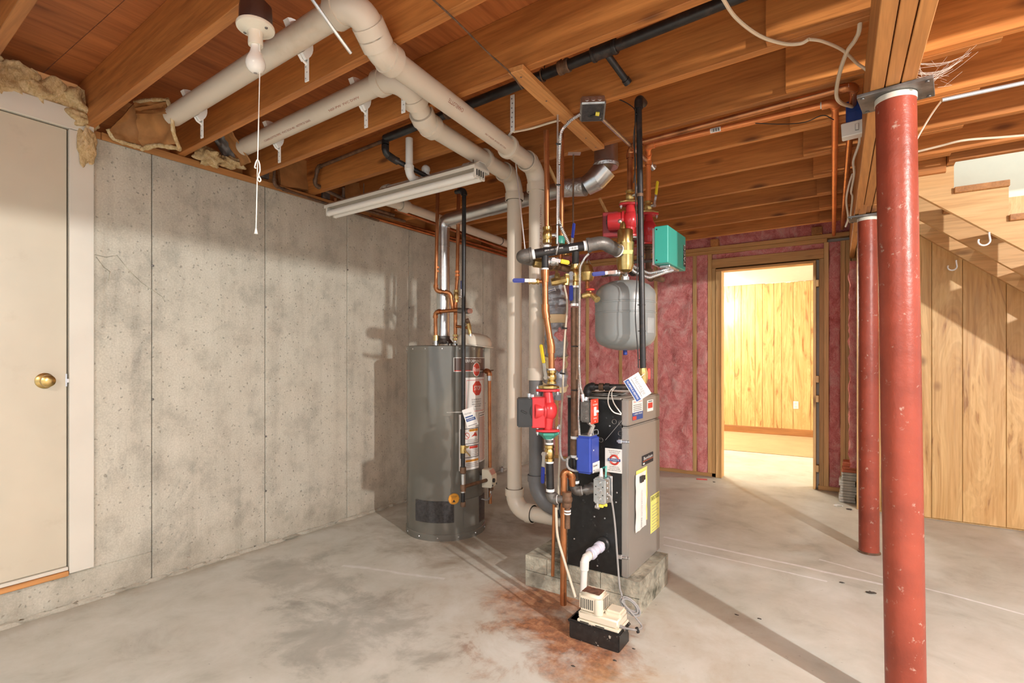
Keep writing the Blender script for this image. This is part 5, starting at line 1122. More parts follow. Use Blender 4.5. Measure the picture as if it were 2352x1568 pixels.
# upper lines from the header to the joists
t = thing('zone_pipe', 'copper pipe with brass ball valve rising from the header left of the flex conduit', 'pipe', P(1257, 565, 2.46))
run(t, [P(1257, 520, 2.46), P(1255, 300, 2.46)], .0125, copper, seg=14); valve(t, P(1257, 540, 2.46), (0, 0, 1), .075, .0195, UP+RT*.12, RT, .10, blue_grip, brass)
for v in (526, 566): part('tape', MB().tube([P(1257, v-2.5, 2.46), P(1257, v+2.5, 2.46)], .0195, 14), tape_white, t)
t = thing('zone_pipe', 'copper pipe with green capped valve rising behind the black header', 'pipe', P(1290, 560, 2.62))
run(t, [P(1287, 600, 2.62), P(1290, 540, 2.62), P(1290, 305, 2.62)], .0125, copper, seg=14); part('cap', MB().lathe([(.022, -.02), (.024, 0), (.018, .018)], P(1287, 551, 2.60), seg=16), green_en, t)
valve(t, P(1300, 575, 2.60), (0, 0, 1), .05, .016, UP+RT*.12, -FW*.6+RT*.5, .13, blue_grip, brass)
# air separator with float vent
t = thing('air_separator', 'tall brass air separator with a float vent on top, above the grey tank', 'air separator', sep)
part('body', MB().lathe([(.020, -.085), (.034, -.075), (.040, -.05), (.041, .045), (.043, .05), (.043, .058), (.037, .06), (.037, .115), (.034, .12)], sep, seg=26), brass, t)
part('air_vent', MB().tube([sep+V((-.012, 0, .115)), sep+V((-.012, 0, .145)), sep+V((-.014, 0, .16))], [.016, .014, .010], 14), brass, t); part('vent_cap', MB().ball(sep+V((-.022, -.012, .162)), .010), steel, t)
part('yellow_tag', MB().obox(sep+V((.025, -.036, .005)), RT, (UP+RT*.2).normalized(), FW, (.05, .018, .001)), yellow_lab, t)
part('port_ring', MB().lathe([(.030, 0), (.034, .006), (.034, .018), (.028, .022)], lerp(n0, sep, .72), sep-n0, 20), cast, t)
tkc = P(1436, 724, 2.53)
t = thing('expansion_tank', 'grey steel expansion tank hanging under the air separator', 'tank', tkc-V((0, 0, .17)))
RT_ = .144
part('shell', MB().lathe([(.004, -.170), (.04, -.168), (.085, -.158), (.118, -.142), (.136, -.122), (RT_, -.098), (RT_, .004), (RT_+.002, .006), (RT_+.002, .011), (RT_, .013), (RT_, .052), (RT_+.002, .054), (RT_+.002, .060), (RT_, .062), (RT_, .094), (.137, .118), (.115, .142), (.075, .160), (.03, .168), (.004, .169)], tkc, seg=64), grey_tank, t, smooth=30)
part('air_valve', MB().lathe([(.010, -.165), (.010, -.190), (.006, -.192)], tkc+V((.0, 0, .0)), seg=12), blue_grip, t, label='blue valve cap'); part('neck', MB().tube([tkc+V((0, 0, .166)), tkc+V((0, 0, .185))], .020, 8), galv, t)
lab_ = []
th = atan2(CAMP.y-tkc.y, CAMP.x-tkc.x)+.95
for i in range(7): a = th-.2+.4*i/6; lab_ += [tkc+V((cos(a)*(RT_+.001), sin(a)*(RT_+.001), -.09)), tkc+V((cos(a)*(RT_+.001), sin(a)*(RT_+.001), -.02))]
part('data_label', MB().add(lab_, [(2*i, 2*i+2, 2*i+3, 2*i+1) for i in range(6)]), M('pale_grey_print', (.33, .345, .34), .5), t, smooth=0)
t = thing('tank_stem', 'short grey nipple joining the tank to the air separator', 'pipe', tkc+V((0, 0, .18))); part('pipe', MB().tube([tkc+V((0, 0, .184)), sep-V((0, 0, .080))], .0115, 14), cast, t); part('tee', MB().tube([P(1436, 605, 2.52), P(1436, 617, 2.52)], .016, 14), cast, t); part('tape', MB().tube([tkc+V((0, 0, .186)), tkc+V((0, 0, .197))], .0135, 14), tape_white, t)

# ------------------------------------------------------------------ circulators
def circulator(name, label, c, H, mdir, mlen, mr, cover, m_body=red_paint, m_cov=dk_red, s=1.0):
    c = V(c); mdir = V(mdir).normalized(); sd = mdir.cross(UP).normalized(); t = thing(name, label, 'pump', c-V((0, 0, H/2)))
    part('volute', MB().ball(c-mdir*.004, .042*s, 20, (1.0, 1.0, 1.22)).tube([c+V((0, 0, .018))-mdir*.004, c+V((0, 0, H/2-.012))], [.030*s, .021*s], 18).tube([c-V((0, 0, .018)), c-V((0, 0, H/2-.012))], [.030*s, .021*s], 18), m_body, t, smooth=60)
    for sg_ in (1, -1):
        z = c+V((0, 0, sg_*(H/2-.006))); poly = []
        for k in range(8):
            a = 2*pi*k/8+pi/8; poly.append(z+RT*(cos(a)*.060*s)+FW*(sin(a)*.034*s)-V((0, 0, .006)))
        part('flange', MB().prism(poly, (0, 0, .012)), m_body, t, bevel=.002)
        for q_ in (-1, 1):
            p = z+RT*(q_*.047*s); b = part('bolt', MB().tube([p-V((0, 0, .022)), p+V((0, 0, .020))], .0042, 8).tube([p-V((0, 0, .015)), p-V((0, 0, .007))], .008, 6).tube([p+V((0, 0, .008)), p+V((0, 0, .015))], .008, 6), steel, t)
    m0 = c+mdir*.028; part('motor_ring', MB().lathe([(mr*1.12, 0), (mr*1.12, .010), (mr, .012)], m0, mdir, 28), m_body, t)
    part('motor', MB().lathe([(mr, .008), (mr, mlen-.006), (mr*.94, mlen)], m0, mdir, 28), m_body, t, smooth=40)
    return t, m0, sd
lp = P(1258, 942, D1)
t, m0, sd = circulator('circulator_pump', 'lower red circulator pump with a black wiring box, low beside the boiler', lp, .200, -RT*.93-FW*.37, .05, .044, None)
part('motor_housing', MB().obox(m0-RT*.020-V((0, 0, .006)), RT, FW, UP, (.062, .085, .142)), red_paint, t, bevel=.004)
part('terminal_box', MB().obox(m0-RT*.083-V((0, 0, .006))-FW*.006, RT, FW, UP, (.070, .088, .132)), black_pl, t, bevel=.005, bseg=2, label='black wiring box')
bf = m0-RT*.083-V((0, 0, .006))-FW*.0505
part('speed_lever', MB().obox(bf+V((-.004, 0, .004))-FW*.002, (RT-UP*.5).normalized(), FW, (UP+RT*.5).normalized(), (.030, .005, .009)), black_pl, t, bevel=.002)
part('conduit_connector', MB().tube([m0-RT*.062+V((0, 0, .062)), m0-RT*.062+V((0, 0, .080))], .010, 12).tube([m0-RT*.045+V((0, 0, .058)), m0-RT*.045+V((0, 0, .075))], .009, 10), steel, t)
part('sensor_wire', wire([m0-RT*.052-FW*.045+V((0, 0, .03)), m0-RT*.058-FW*.06, m0-RT*.05-FW*.045-V((0, 0, .03))], .0018), blk_wire, t)
for cu_, lab in ((PU1, 'upper red pump with cylindrical motor facing the PVC pipes'), (PU2, 'rear red pump half hidden behind the black gas pipe')):
    cc_ = V((cu_.x, cu_.y, 1.926)); t, m0, sd = circulator('circulator_pump', lab, cc_, .178, (-.96, -.28, 0), .085, .046, None, s=1.0)
    md = V((-.96, -.28, 0)).normalized(); part('motor_cap', MB().lathe([(.040, 0), (.038, .004), (.012, .006), (.012, .010)], m0+md*.0845, md, 24), black_pl, t)
    part('terminal_box', MB().obox(m0+md*.060+FW*.062+V((0, 0, -.004)), md, md.cross(UP), UP, (.085, .045, .135)), dk_red, t, bevel=.004)
    part('upper_flange', MB().prism([cc_+V((0, 0, .0892))+RT*(cos(2*pi*k/8+pi/8)*.060)+FW*(sin(2*pi*k/8+pi/8)*.034) for k in range(8)], (0, 0, .010)), dull_brass, t, bevel=.002)
    part('lower_flange', MB().prism([cc_-V((0, 0, .0998))+RT*(cos(2*pi*k/8+pi/8)*.060)+FW*(sin(2*pi*k/8+pi/8)*.034) for k in range(8)], (0, 0, .010)), darksteel if cu_ is PU1 else rusty, t, bevel=.002)
    valve(t, cc_+V((0, 0, .125)), UP, .06, .020, UP*.98+RT*.12, -FW*.8+RT*.6, .135, yellow_grip, dull_brass, .002)
    bk = iron if cu_ is PU1 else rusty
    run(t, [cc_-V((0, 0, .099)), V((cc_.x, cc_.y, 1.66)), V((cc_.x+.03, cc_.y+.16, 1.66))], .0165, bk, R=.03, fit=1.35, ext=.012, pn='lower_pipe')
    for dz in (.108, .122): part('union_ring', MB().tube([cc_-V((0, 0, dz)), cc_-V((0, 0, dz+.008))], .024, 8), bk, t)
# ------------------------------------------------------------------ second black gas drop and its tag
GB = 2.30
t = thing('gas_drop', 'black gas pipe passing before the grey tank down to a red handled cock', 'pipe', P(1478, 880, GB))
ga, gb_ = P(1467, 232, GB), P(1477, 845, GB)
part('pipe', MB().tube([ga, gb_], .0132, 18), iron, t)
part('elbow', MB().tube(fillet([ga+V((0, 0, -.03)), ga+V((0, 0, .012)), ga+V((0, .06, .012))], .02, 5), .019, 14), iron, t); part('union', MB().tube([P(1467, 232, GB), P(1467.3, 250, GB)], .0185, 14), iron, t)
part('union', MB().tube([P(1469, 445, GB), P(1469.1, 452, GB)], .0160, 14), rusty, t)
for v in (590, 700, 760, 826): q_ = lerp(ga, gb_, (v-232)/(845-232)); part('cable_tie', MB().tube([q_-V((0, 0, .002)), q_+V((0, 0, .002))], .0145, 14).tube([q_-RT*.02, q_], .002, 6), blk_wire, t)
part('side_wire', MB().tube(spline([lerp(ga, gb_, .03)-RT*.016-FW*.004, lerp(ga, gb_, .2)-RT*.021, lerp(ga, gb_, .36)-RT*.02, lerp(ga, gb_, .52)-RT*.016, lerp(ga, gb_, .66)-RT*.020, lerp(ga, gb_, .8)-RT*.030, lerp(ga, gb_, .93)-RT*.022, lerp(ga, gb_, 1.0)-RT*.02], 5), .0026, 6), blk_wire, t)
part('cock_body', MB().tube([gb_-V((0, 0, 0)), P(1478, 856, GB), P(1479, 868, GB), P(1479, 880, GB)], [.0155, .020, .018, .013], 8), dull_brass, t)
hx = P(1490, 858, GB); part('cock_handle', MB().obox(hx, RT, FW, UP, (.012, .014, .048)).obox(P(1484, 858, GB), RT, FW, UP, (.022, .010, .010)), red_ink, t, bevel=.002, label='red cock handle')
def dr2(t, f):
    part('stripe', rect(f, -.052, .052, -.036, -.014), blue_ink, t, smooth=0)
    ftext(t, f, 'Heritage', .0, .012, .085, .026, grey_ink); nf = lambda x, y: f(x, y)-FW*.0008; ftext(t, nf, 'PLUMBING & HEATING', 0, -.025, .09, .008, white_ink)
    part('fine_print', rect(f, -.045, .045, -.006, -.003), grey_ink, t, smooth=0)
an = radians(-58); tt, ff = tag('hang_tag', 'white and blue service tag hung askew from the red handled cock over the boiler', P(1464, 889, 2.28), RT*cos(an)+UP*sin(an), RT*-sin(an)+UP*cos(an), .108, .076, dr2)
part('tie', wire([P(1466, 870, 2.28), P(1480, 858, GB-.02)], .0016), cord, tt)
t = thing('gas_branch', 'black pipe with unions lying level across the boiler lid', 'pipe', P(1400, 890, 2.60))
ge, gl = P(1349, 888, 2.58), P(1462, 889, 2.50); run(t, [V((ge.x, ge.y, BZ1+.014)), ge, gl], .0145, iron, R=.03, fit=1.35, ext=.012)
for u in (1362, 1382, 1396): p = lerp(ge, gl, (u-1349)/(1462-1349)); ring(MB(), p, gl-ge, .02, .019); part('union', ring(MB(), p, gl-ge, .022, .0195, 10), rusty if u == 1382 else iron, t)
part('thermostat_wire', MB().tube(spline([P(1412, 888, 2.48), P(1400, 900, 2.44), P(1397, 925, 2.42), P(1408, 945, 2.41), P(1427, 952, 2.41)], 6), .0028, 6).tube(spline([P(1414, 888, 2.48), P(1405, 902, 2.44), P(1410, 925, 2.42), P(1427, 950, 2.41)], 6), .0028, 6), cord, t)

# ------------------------------------------------------------------ electrical boxes by the boiler
gx0, gx1, gy0, gy1 = 2.346, 2.413, 2.495, 2.80
gzt, gzb = 1.2+(HZ-516)*2.5/FPX, 1.2+(HZ-602)*2.5/FPX
t = thing('zone_controller', 'teal green zone control box beside the grey tank', 'control box', (2.38, 2.65, gzb))
part('cover', MB().box((gx0, gy0, gzb), (gx1, gy1, gzt)), teal_box, t, bevel=.003); part('back_plate', MB().box((gx0-.012, gy0+.01, gzb-.004), (gx0-.001, gy1-.01, gzt-.005)), steel, t)
part('front_label', MB().add([V((gx1+.0008, gy1-.045, gzb+.02)), V((gx1+.0008, gy1-.004, gzb+.02)), V((gx1+.0008, gy1-.004, gzt-.05)), V((gx1+.0008, gy1-.045, gzt-.05))], [(0, 1, 2, 3)]), ink, t, smooth=0)
part('lettering', text_mb('TACO', None, None, None, width=.11, height=.026, fn=lambda a, b: V((gx1+.0016, gy1-.024-b, (gzb+gzt)/2-.01+a))), white_ink, t, smooth=0)
for k in range(2): part('screw', MB().lathe([(.004, 0), (.003, .0015)], (gx0+.012, gy0, gzt-.015-k*(gzt-gzb-.03)), (0, -1, 0), 8), blk_wire, t)
part('bottom_knockouts', MB().box((gx0+.006, gy0+.06, gzb-.012), (gx1-.01, gy1-.08, gzb)), foil, t, bevel=.003)
t = thing('flex_conduit', 'pair of armoured cables sagging from the teal box behind the gas pipe', 'conduit', P(1500, 630, 2.5))
part('conduit', flexmb([V((2.385, 2.60, gzb-.012)), P(1520, 622, 2.6), P(1490, 628, 2.6), P(1455, 612, 2.6), P(1446, 600, 2.6)], .0085), steel, t); part('conduit', flexmb([V((2.385, 2.66, gzb-.012)), P(1530, 624, 2.6), P(1490, 638, 2.58), P(1452, 622, 2.56), P(1444, 605, 2.56)], .0085), steel, t)
t = thing('strut_channel', 'slim steel strut behind the pumps holding the teal box', 'bracket', P(1500, 600, 2.72)); part('channel', MB().tube([P(1420, 603, 2.76), P(1510, 597, 2.62)], .010, 4), darksteel, t)
bl0 = P(1357, 1003, 2.36)
t = thing('relay_box', 'bright blue relay box on the boiler side beneath the red switch', 'control box', bl0-V((0, 0, .17)))
bw, bd, bh = .076, .098, .172
part('cover', MB().box((bl0.x-bw, bl0.y, bl0.z-bh), (bl0.x, bl0.y+bd, bl0.z)), blue_box, t, bevel=.010, bseg=3); part('top_plate', MB().box((bl0.x-bw+.008, bl0.y+.01, bl0.z-.001), (bl0.x-.008, bl0.y+bd+.004, bl0.z+.002)), steel, t)
part('bail', wire([V((bl0.x-.02, bl0.y+bd*.7, bl0.z+.001)), V((bl0.x-.02, bl0.y+bd*.7, bl0.z+.022)), V((bl0.x-.008, bl0.y+bd, bl0.z+.022)), V((bl0.x-.008, bl0.y+bd, bl0.z+.001))], .0018), steel, t)
o = part('name_label', MB().add([V((bl0.x+.0008, bl0.y+a, bl0.z-b)) for a, b in ((.018, .168), (.094, .168), (.094, .122), (.018, .122))], [(0, 1, 2, 3)]), paper, t, smooth=0)
part('lettering', text_mb('Hydrolevel', None, None, None, width=.045, height=.014, fn=lambda a, b: V((bl0.x+.0016, bl0.y+.045+a, bl0.z-.137+b))), ink, o, smooth=0); part('lettering', text_mb('Safgard', None, None, None, width=.03, height=.008, fn=lambda a, b: V((bl0.x+.0016, bl0.y+.04+a, bl0.z-.157+b))), ink, o, smooth=0)
part('screw', MB().lathe([(.007, 0), (.006, .004), (.002, .005)], (bl0.x-bw+.006, bl0.y, bl0.z-.105), (0, -1, 0), 12), steel, t); part('white_scuff', MB().lathe([(.004, 0), (.003, .0008)], (bl0.x, bl0.y+.03, bl0.z-.065), (1, 0, 0), 6), white_ink, t)
def outlet_box(name, lab, c, w, d, h, m, front):
    t = thing(name, lab, 'electrical box', V(c)-V((0, 0, h/2))); part('box', MB().cbox(c, (w, d, h)), m, t, bevel=.006, bseg=2); return t
rb = P(1351, 945, 2.36); t = outlet_box('emergency_switch', 'grey switch box with a red cover plate above the blue box', rb+V((-.012, .03, -.0)), .052, .075, .098, cast, red_box)
cxr = rb.x-.012+.026
cvr = part('cover_plate', MB().box((cxr+.0005, rb.y-.009, rb.z-.056), (cxr+.006, rb.y+.069, rb.z+.056)), red_box, t, bevel=.003, label='red cover plate')
part('toggle', MB().obox((cxr+.013, rb.y+.030, rb.z), (1, 0, .2), (0, 1, 0), (-.2, 0, 1), (.018, .008, .010)), white_ink, cvr); part('toggle_surround', MB().box((cxr+.006, rb.y+.018, rb.z-.02), (cxr+.0075, rb.y+.042, rb.z+.02)), white_ink, cvr)
for dz, s in ((.030, 'OIL BURNER'), (-.032, 'SWITCH')): part('lettering', text_mb(s, None, None, None, width=.05 if dz > 0 else .035, height=.008, fn=lambda a, b: V((cxr+.0066, rb.y+.03+a, rb.z+dz+b))), white_ink, cvr, smooth=0)
for dz in (-.045, .045): part('screw', MB().lathe([(.003, 0), (.002, .001)], (cxr+.006, rb.y+.03, rb.z+dz), (1, 0, 0), 8), white_ink, cvr)
for dz in (-.032, 0, .032): part('knockout', MB().lathe([(.0125, 0), (.0115, .0015), (.007, .0012), (.006, .0022)], (rb.x-.012, rb.y-.0075, rb.z+dz), (0, -1, 0), 18), cast, t)
part('connector', MB().tube([P(1340, 922, 2.38), P(1337, 905, 2.38)], .010, 10).tube([P(1347, 922, 2.38), P(1349, 912, 2.38)], .009, 10), steel, t)
part('nipple_bracket', MB().tube([rb+V((-.012, .03, -.05)), rb+V((.0, .05, -.07)), V((bl0.x-.03, bl0.y+.05, bl0.z))], .011, 8), steel, t)
jb = P(1377, 1128, 2.31); t = outlet_box('outlet_box', 'grey metal handy box with knockouts and yellow connector tails', jb+V((0, .025, 0)), .060, .055, .112, galv, None)
for dz in (-.036, .002, .036): part('knockout', MB().lathe([(.0115, 0), (.0105, .0015), (.0065, .0012), (.0055, .002)], (jb.x-.002, jb.y-.0026, jb.z+dz), (0, -1, 0), 18), galv, t)
for dx in (-.017, .016):
    for dz in (-.016, .020): part('screw_hole', MB().lathe([(.003, 0), (.003, .0006)], (jb.x+dx, jb.y-.0028, jb.z+dz), (0, -1, 0), 8), blk_wire, t)
for dz in (-.034, -.012, .012, .034): part('knockout', MB().lathe([(.010, 0), (.009, .0012)], (jb.x+.030, jb.y+.025, jb.z+dz), (1, 0, 0), 14), galv, t)
part('rear_plate', MB().box((jb.x-.028, jb.y+.054, jb.z-.058), (jb.x+.038, jb.y+.057, jb.z+.062)), steel, t, bevel=.002)
part('connector', MB().tube([jb+V((-.016, .02, -.056)), jb+V((-.016, .02, -.075))], .010, 10).tube([jb+V((-.028, .02, -.075)), jb+V((-.010, .02, -.078))], .009, 8), steel, t)
part('yellow_tails', MB().cbox(jb+V((.004, .01, -.066)), (.020, .012, .014)).cbox(jb+V((.022, .012, -.060)), (.018, .010, .012)), yel_conn, t, bevel=.002)
part('white_cable', MB().tube([jb+V((-.005, .03, .056)), jb+V((-.014, .05, .085)), V((bl0.x-.03, bl0.y+.06, bl0.z-bh))], .008, 10), white_pvc, t); part('green_wire', MB().tube([jb+V((.01, .045, .056)), jb+V((.006, .06, .10)), V((bl0.x-.012, bl0.y+.08, bl0.z-bh))], .004, 8), teal_box, t)
t = thing('flex_conduit', 'armoured cable strapped down the right of the dark steel riser to the red switch', 'conduit', P(1335, 900, 2.40))
part('conduit', flexmb([P(1352, 583, 2.44), P(1344, 590, 2.43), P(1332, 612, 2.43), P(1331, 700, 2.43), P(1330, 840, 2.43), P(1333, 890, 2.41), P(1340, 910, 2.38)], .0058, .006, 8), steel, t); part('conduit', flexmb([P(1330, 870, 2.44), P(1329, 960, 2.43), P(1331, 1000, 2.41)], .0055, .006, 8), steel, t)
for v in (795, 896): part('cable_tie', MB().tube([P(1312, v, D2-.02), P(1331, v, D2-.02)], .003, 6), blk_wire, t)
t = thing('flex_conduit', 'armoured cable dropping from the lower red pump and looping under the dark riser', 'conduit', P(1290, 1040, 2.5))
part('conduit', flexmb([P(1284, 975, 2.5), P(1286, 1010, 2.5), P(1287, 1045, 2.5), P(1296, 1060, 2.48), P(1310, 1048, 2.46)], .0062, .006, 8), grey_cable, t); part('conduit', flexmb([P(1303, 1052, 2.44), P(1302, 1075, 2.43), P(1322, 1082, 2.42), P(1338, 1078, 2.41)], .0058, .006, 8), grey_cable, t)
t = thing('tubing', 'thin copper tube clipped beside the silver wrapped duct', 'tube', P(1297, 880, 2.62)); part('tube', MB().tube(spline([P(1296, 655, 2.60), P(1303, 700, 2.60), P(1297, 780, 2.60), P(1292, 900, 2.58), P(1288, 980, 2.56), P(1281, 1170, 2.50)], 6), .0052, 8), clear_tube, t)
for v, u in ((753, 1297), (857, 1292)): part('clip', MB().tube([P(u-6, v, 2.58), P(u+6, v+1, 2.58)], .004, 6), blk_wire, t)

# silver wrapped pipe behind the riser
wp_pts = spline([P(1262, 640, 2.95), P(1274, 690, 2.93), P(1276, 730, 2.92), P(1277, 790, 2.92), P(1278, 860, 2.95), P(1270, 910, 2.98)], 8)
rads = [.062+.012*noise.noise(V((i*.7, 1, 2)))-(.012 if 14 < i < 20 else 0)-(.010 if 27 < i < 31 else 0) for i in range(len(wp_pts))]
t = thing('wrapped_duct', 'silver foil wrapped duct bound with tan tape behind the copper riser', 'duct', wp_pts[-1])
m_ = MB().tube(wp_pts, rads, 22); m_.v = [p+V((noise.noise(p*34), noise.noise(p*34+V((5, 1, 2))), noise.noise(p*30+V((1, 7, 2))))).normalized()*.004 for p in m_.v]
part('wrap', m_, silver_wrap, t, smooth=60)
for i, wdt in ((15, 3), (27, 3), (35, 2)): part('tape_band', MB().tube(wp_pts[i:i+wdt+1], [r+.008 for r in rads[i:i+wdt+1]], 22), tan_tape, t)
for v in (770, 835): part('pink_tuft', MB().lump(P(1284, v, 2.87), .03, .03, .035, v, .5, 16), pink, t, smooth=60)
lf = P(1270, 678, 2.88); part('printed_label', MB().obox(lf, (RT+UP*.35).normalized(), (UP-RT*.35).normalized(), FW, (.050, .075, .003)), paper, t)
for k in range(7): part('fine_print', MB().obox(lf-FW*.002+(UP-RT*.35).normalized()*(.028-.009*k), (RT+UP*.35).normalized(), (UP-RT*.35).normalized(), FW, (.040, .0035, .001)), blue_ink if k < 3 else grey_ink, t)

# ------------------------------------------------------------------ ceiling electrics
b0 = P(1361, 250, 2.36); t = thing('junction_box', 'square steel junction box hanging open beside the wooden strap', 'electrical box', b0)
Rb = Matrix.Rotation(.5, 3, 'Z') @ Matrix.Rotation(-.35, 3, 'X'); part('box', MB().cbox(b0, (.112, .112, .046), Rb), galv, t, bevel=.006, bseg=2)
for dx in (-.028, 0, .028): part('knockout', MB().lathe([(.011, 0), (.010, .0015), (.006, .001)], b0+Rb @ V((dx, -.0555, 0)), Rb @ V((0, -1, 0)), 14), steel, t)
part('open_face', MB().cbox(b0+Rb @ V((0, 0, -.0230)), (.096, .096, .002), Rb), mesh_grey, t); part('yellow_nut', MB().tube([b0+V((.014, .0, -.024)), b0+V((.028, .01, -.026))], .010, 8), yel_conn, t); part('wires', wire([b0+V((-.03, -.01, -.022)), b0+V((-.01, .01, -.034)), b0+V((.015, 0, -.026))], .003).add(*(lambda m: (m.v, m.f))(wire([b0+V((-.02, .02, -.022)), b0+V((0, -.012, -.036)), b0+V((.02, .012, -.028))], .003))), blk_wire, t)
t = thing('flex_conduit', 'armoured cable curving from the junction box down to the black header', 'conduit', P(1285, 520, 2.42))
part('conduit', flexmb([P(1333, 262, 2.36), P(1312, 275, 2.38), P(1288, 300, 2.40), P(1283, 380, 2.42), P(1281, 500, 2.42), P(1290, 525, 2.42), P(1307, 560, 2.42)], .0075, .007, 8), steel, t)
part('hanger_rod', MB().tube([P(1281, 250, 2.40), P(1281, 330, 2.41), P(1280, 560, 2.40)], .005, 8), steel, t); part('rod_bracket', MB().obox(P(1276, 249, 2.39)+V((0, 0, .006)), RT, FW, UP, (.05, .05, .004)), steel, t)
for v in (330, 424, 516): part('cable_tie', MB().tube([P(1277, v, 2.40), P(1288, v+1, 2.40)], .004, 6), blk_wire, t)
part('hanger_clamp', MB().tube([P(1280, 570, 2.42)+ (UP*cos(2*pi*k/16)+RT*.2*cos(2*pi*k/16)+FW*sin(2*pi*k/16))*.026 for k in range(16)], .004, 6, closed=True), steel, t)
t = thing('hanger_rod', 'thin dark threaded rod with a plate under the joist right of the flex conduit', 'rod', P(1316, 560, 2.75)); part('rod', MB().tube([P(1317, 352, 2.75), P(1316, 560, 2.75)], .0045, 8), rusty, t); part('bracket', MB().obox(P(1319, 353, 2.74), RT, FW, UP, (.065, .03, .006)), steel, t)
t = thing('metal_conduit', 'bare steel conduit slanting from the junction box under the joists', 'conduit', P(1440, 330, 2.6)); part('tube', MB().tube([P(1378, 268, 2.38), P(1495, 378, 3.0)], .0095, 12), galv, t); part('connector', MB().tube([P(1492, 375, 2.98), P(1502, 388, 3.0)], .0145, 12).ball(P(1503, 382, 3.0), .012), steel, t)
t = thing('wood_strap', 'narrow pine strap nailed across the undersides of the joists', 'board', onZ(1280, 250, ZJ-.012))
a, b = onZ(1184, 158, ZJ-.012), onZ(1375, 340, ZJ-.012); dxy = (b-a).normalized(); part('board', MB().obox((a+b)/2, dxy, UP.cross(dxy), UP, ((b-a).length, .066, .022)), wood_y, t, bevel=.002)
for tt_ in (.05, .3, .55, .8, .95): part('nail', MB().lathe([(.004, 0), (.004, .001)], lerp(a, b, tt_)-V((0, 0, .012)), (0, 0, -1), 8), darksteel, t)
t = thing('metal_strap', 'thin galvanised strap slanting across the upper PVC pipe by the elbow', 'strap', P(760, 60, 1.78)); part('strap', MB().tube([P(715, -5, 1.70), P(762, 62, 1.74), P(806, 122, 1.82)], .006, 6), steel, t)
solo('loose_strap', MB().obox(P(1196, 480, 2.86), (P(1210, 570, 2.86)-P(1184, 330, 2.86)).normalized(), FW, RT, (.60, .012, .006)), steel, 'bent steel strap hanging between the two vertical PVC pipes', 'strap')
t = thing('joist_brace', 'short pale slanted stick between joists left of the upper red pump', 'board', P(1385, 470, 3.3)); part('stick', MB().tube([onZ(1377, 455, 2.335), P(1396, 492, 3.68)], .010, 4), wood_z, t)
t = thing('joist_brace', 'thin pale stick slanting behind the flex conduit and copper pipe', 'board', P(1268, 410, 3.2)); part('stick', MB().tube([onZ(1259, 380, 2.335), P(1282, 428, 3.06)], .010, 4), wood_z, t)

# lamp holder with bulb and cord
lc = P(587, 68, 1.68)
t = thing('ceiling_lampholder', 'cream porcelain pull-chain lampholder with an unlit white bulb', 'light fixture', lc+V((0, 0, .06)))
part('junction_box', MB().lathe([(.050, .012), (.052, .02), (.050, .075), (.046, .08)], lc+V((.0, .0, 0)), seg=8), bakelite, t, bevel=.003, label='brown junction box')
part('base', MB().lathe([(.020, -.012), (.040, -.002), (.056, .001), (.0575, .006), (.056, .012)], lc, seg=40), porcelain, t)
part('socket', MB().lathe([(.0175, -.052), (.0215, -.052), (.0225, -.048), (.0215, -.020), (.024, -.010)], lc, seg=28), porcelain, t)
part('bulb', MB().lathe([(.001, -.140), (.010, -.1385), (.019, -.134), (.026, -.125), (.0295, -.114), (.0295, -.106), (.027, -.096), (.021, -.083), (.0165, -.072), (.0145, -.062), (.0140, -.050)], lc, seg=32), frost, t, smooth=70, label='unlit frosted bulb')
part('bulb_print', MB().lathe([(.006, -.1402), (.005, -.1404), (.001, -.1405)], lc, seg=12), grey_ink, t)
for s in (-1, 1): part('screw', MB().lathe([(.005, 0), (.004, -.003), (.001, -.0035)], lc+V((.040*s, .012*s, -.0015)), seg=10), darksteel, t)
part('supply_cable', MB().tube([lc+V((.012, .01, .075)), lc+V((.012, -.02, .10)), lc+V((.01, -.06, .16))], .0075, 10).tube([lc+V((.035, .01, .07)), lc+V((.035, -.02, .10)), lc+V((.035, -.06, .16))], .0075, 10), cable, t)
c0_, c1_ = P(597, 150, 1.68), P(588, 528, 1.68)
part('pull_cord', MB().tube([lc+V((.022, .0, -.012)), c0_, lerp(c0_, c1_, .5), c1_], .0018, 6), cord, t)
lpz = lambda u, v: P(u, v, 1.675)
part('cord_loop', MB().tube(spline([lpz(588, 386), lpz(585, 384), lpz(588, 372), lpz(592, 367), lpz(596, 376), lpz(597, 392), lpz(594, 402), lpz(599, 412), lpz(596, 417), lpz(592, 411), lpz(595, 402)], 4), .0020, 6), cord, t)
part('cord_bell', MB().lathe([(.006, 0), (.005, .004), (.003, .014), (.002, .018)], P(588, 537, 1.68), seg=12), cord, t)

# fluorescent shop light
FY = 2.19
fa, fb = onY(764, 492, FY), onY(1108, 403, FY)
t = thing('shop_light', 'two tube fluorescent shop light hanging unlit below the drains', 'light fixture', (fa+fb)/2)
ax = (fb-fa).normalized(); pr = V((0, 1, 0)); dn = ax.cross(pr); dn = -dn if dn.z > 0 else dn; Ln = (fb-fa).length; mid = (fa+fb)/2
part('housing', MB().prism([fa+pr*y-dn*z for y, z in ((-.064, .040), (.060, .040), (.022, .068), (-.022, .068))], ax*Ln), fix_white, t, bevel=.002)
part('reflector', MB().prism([fa+pr*y-dn*z for y, z in ((-.066, .022), (-.0655, .0405), (.062, .0405), (.062, .022), (.060, .022), (.058, .038), (-.062, .038), (-.064, .022))], ax*Ln), fix_white, t)
for y in (-.040, .012): part('fluorescent_tube', MB().tube([fa+pr*y+dn*.006+ax*.016, fb+pr*y+dn*.006-ax*.016], .019, 20), frost, t, label='unlit white tube')
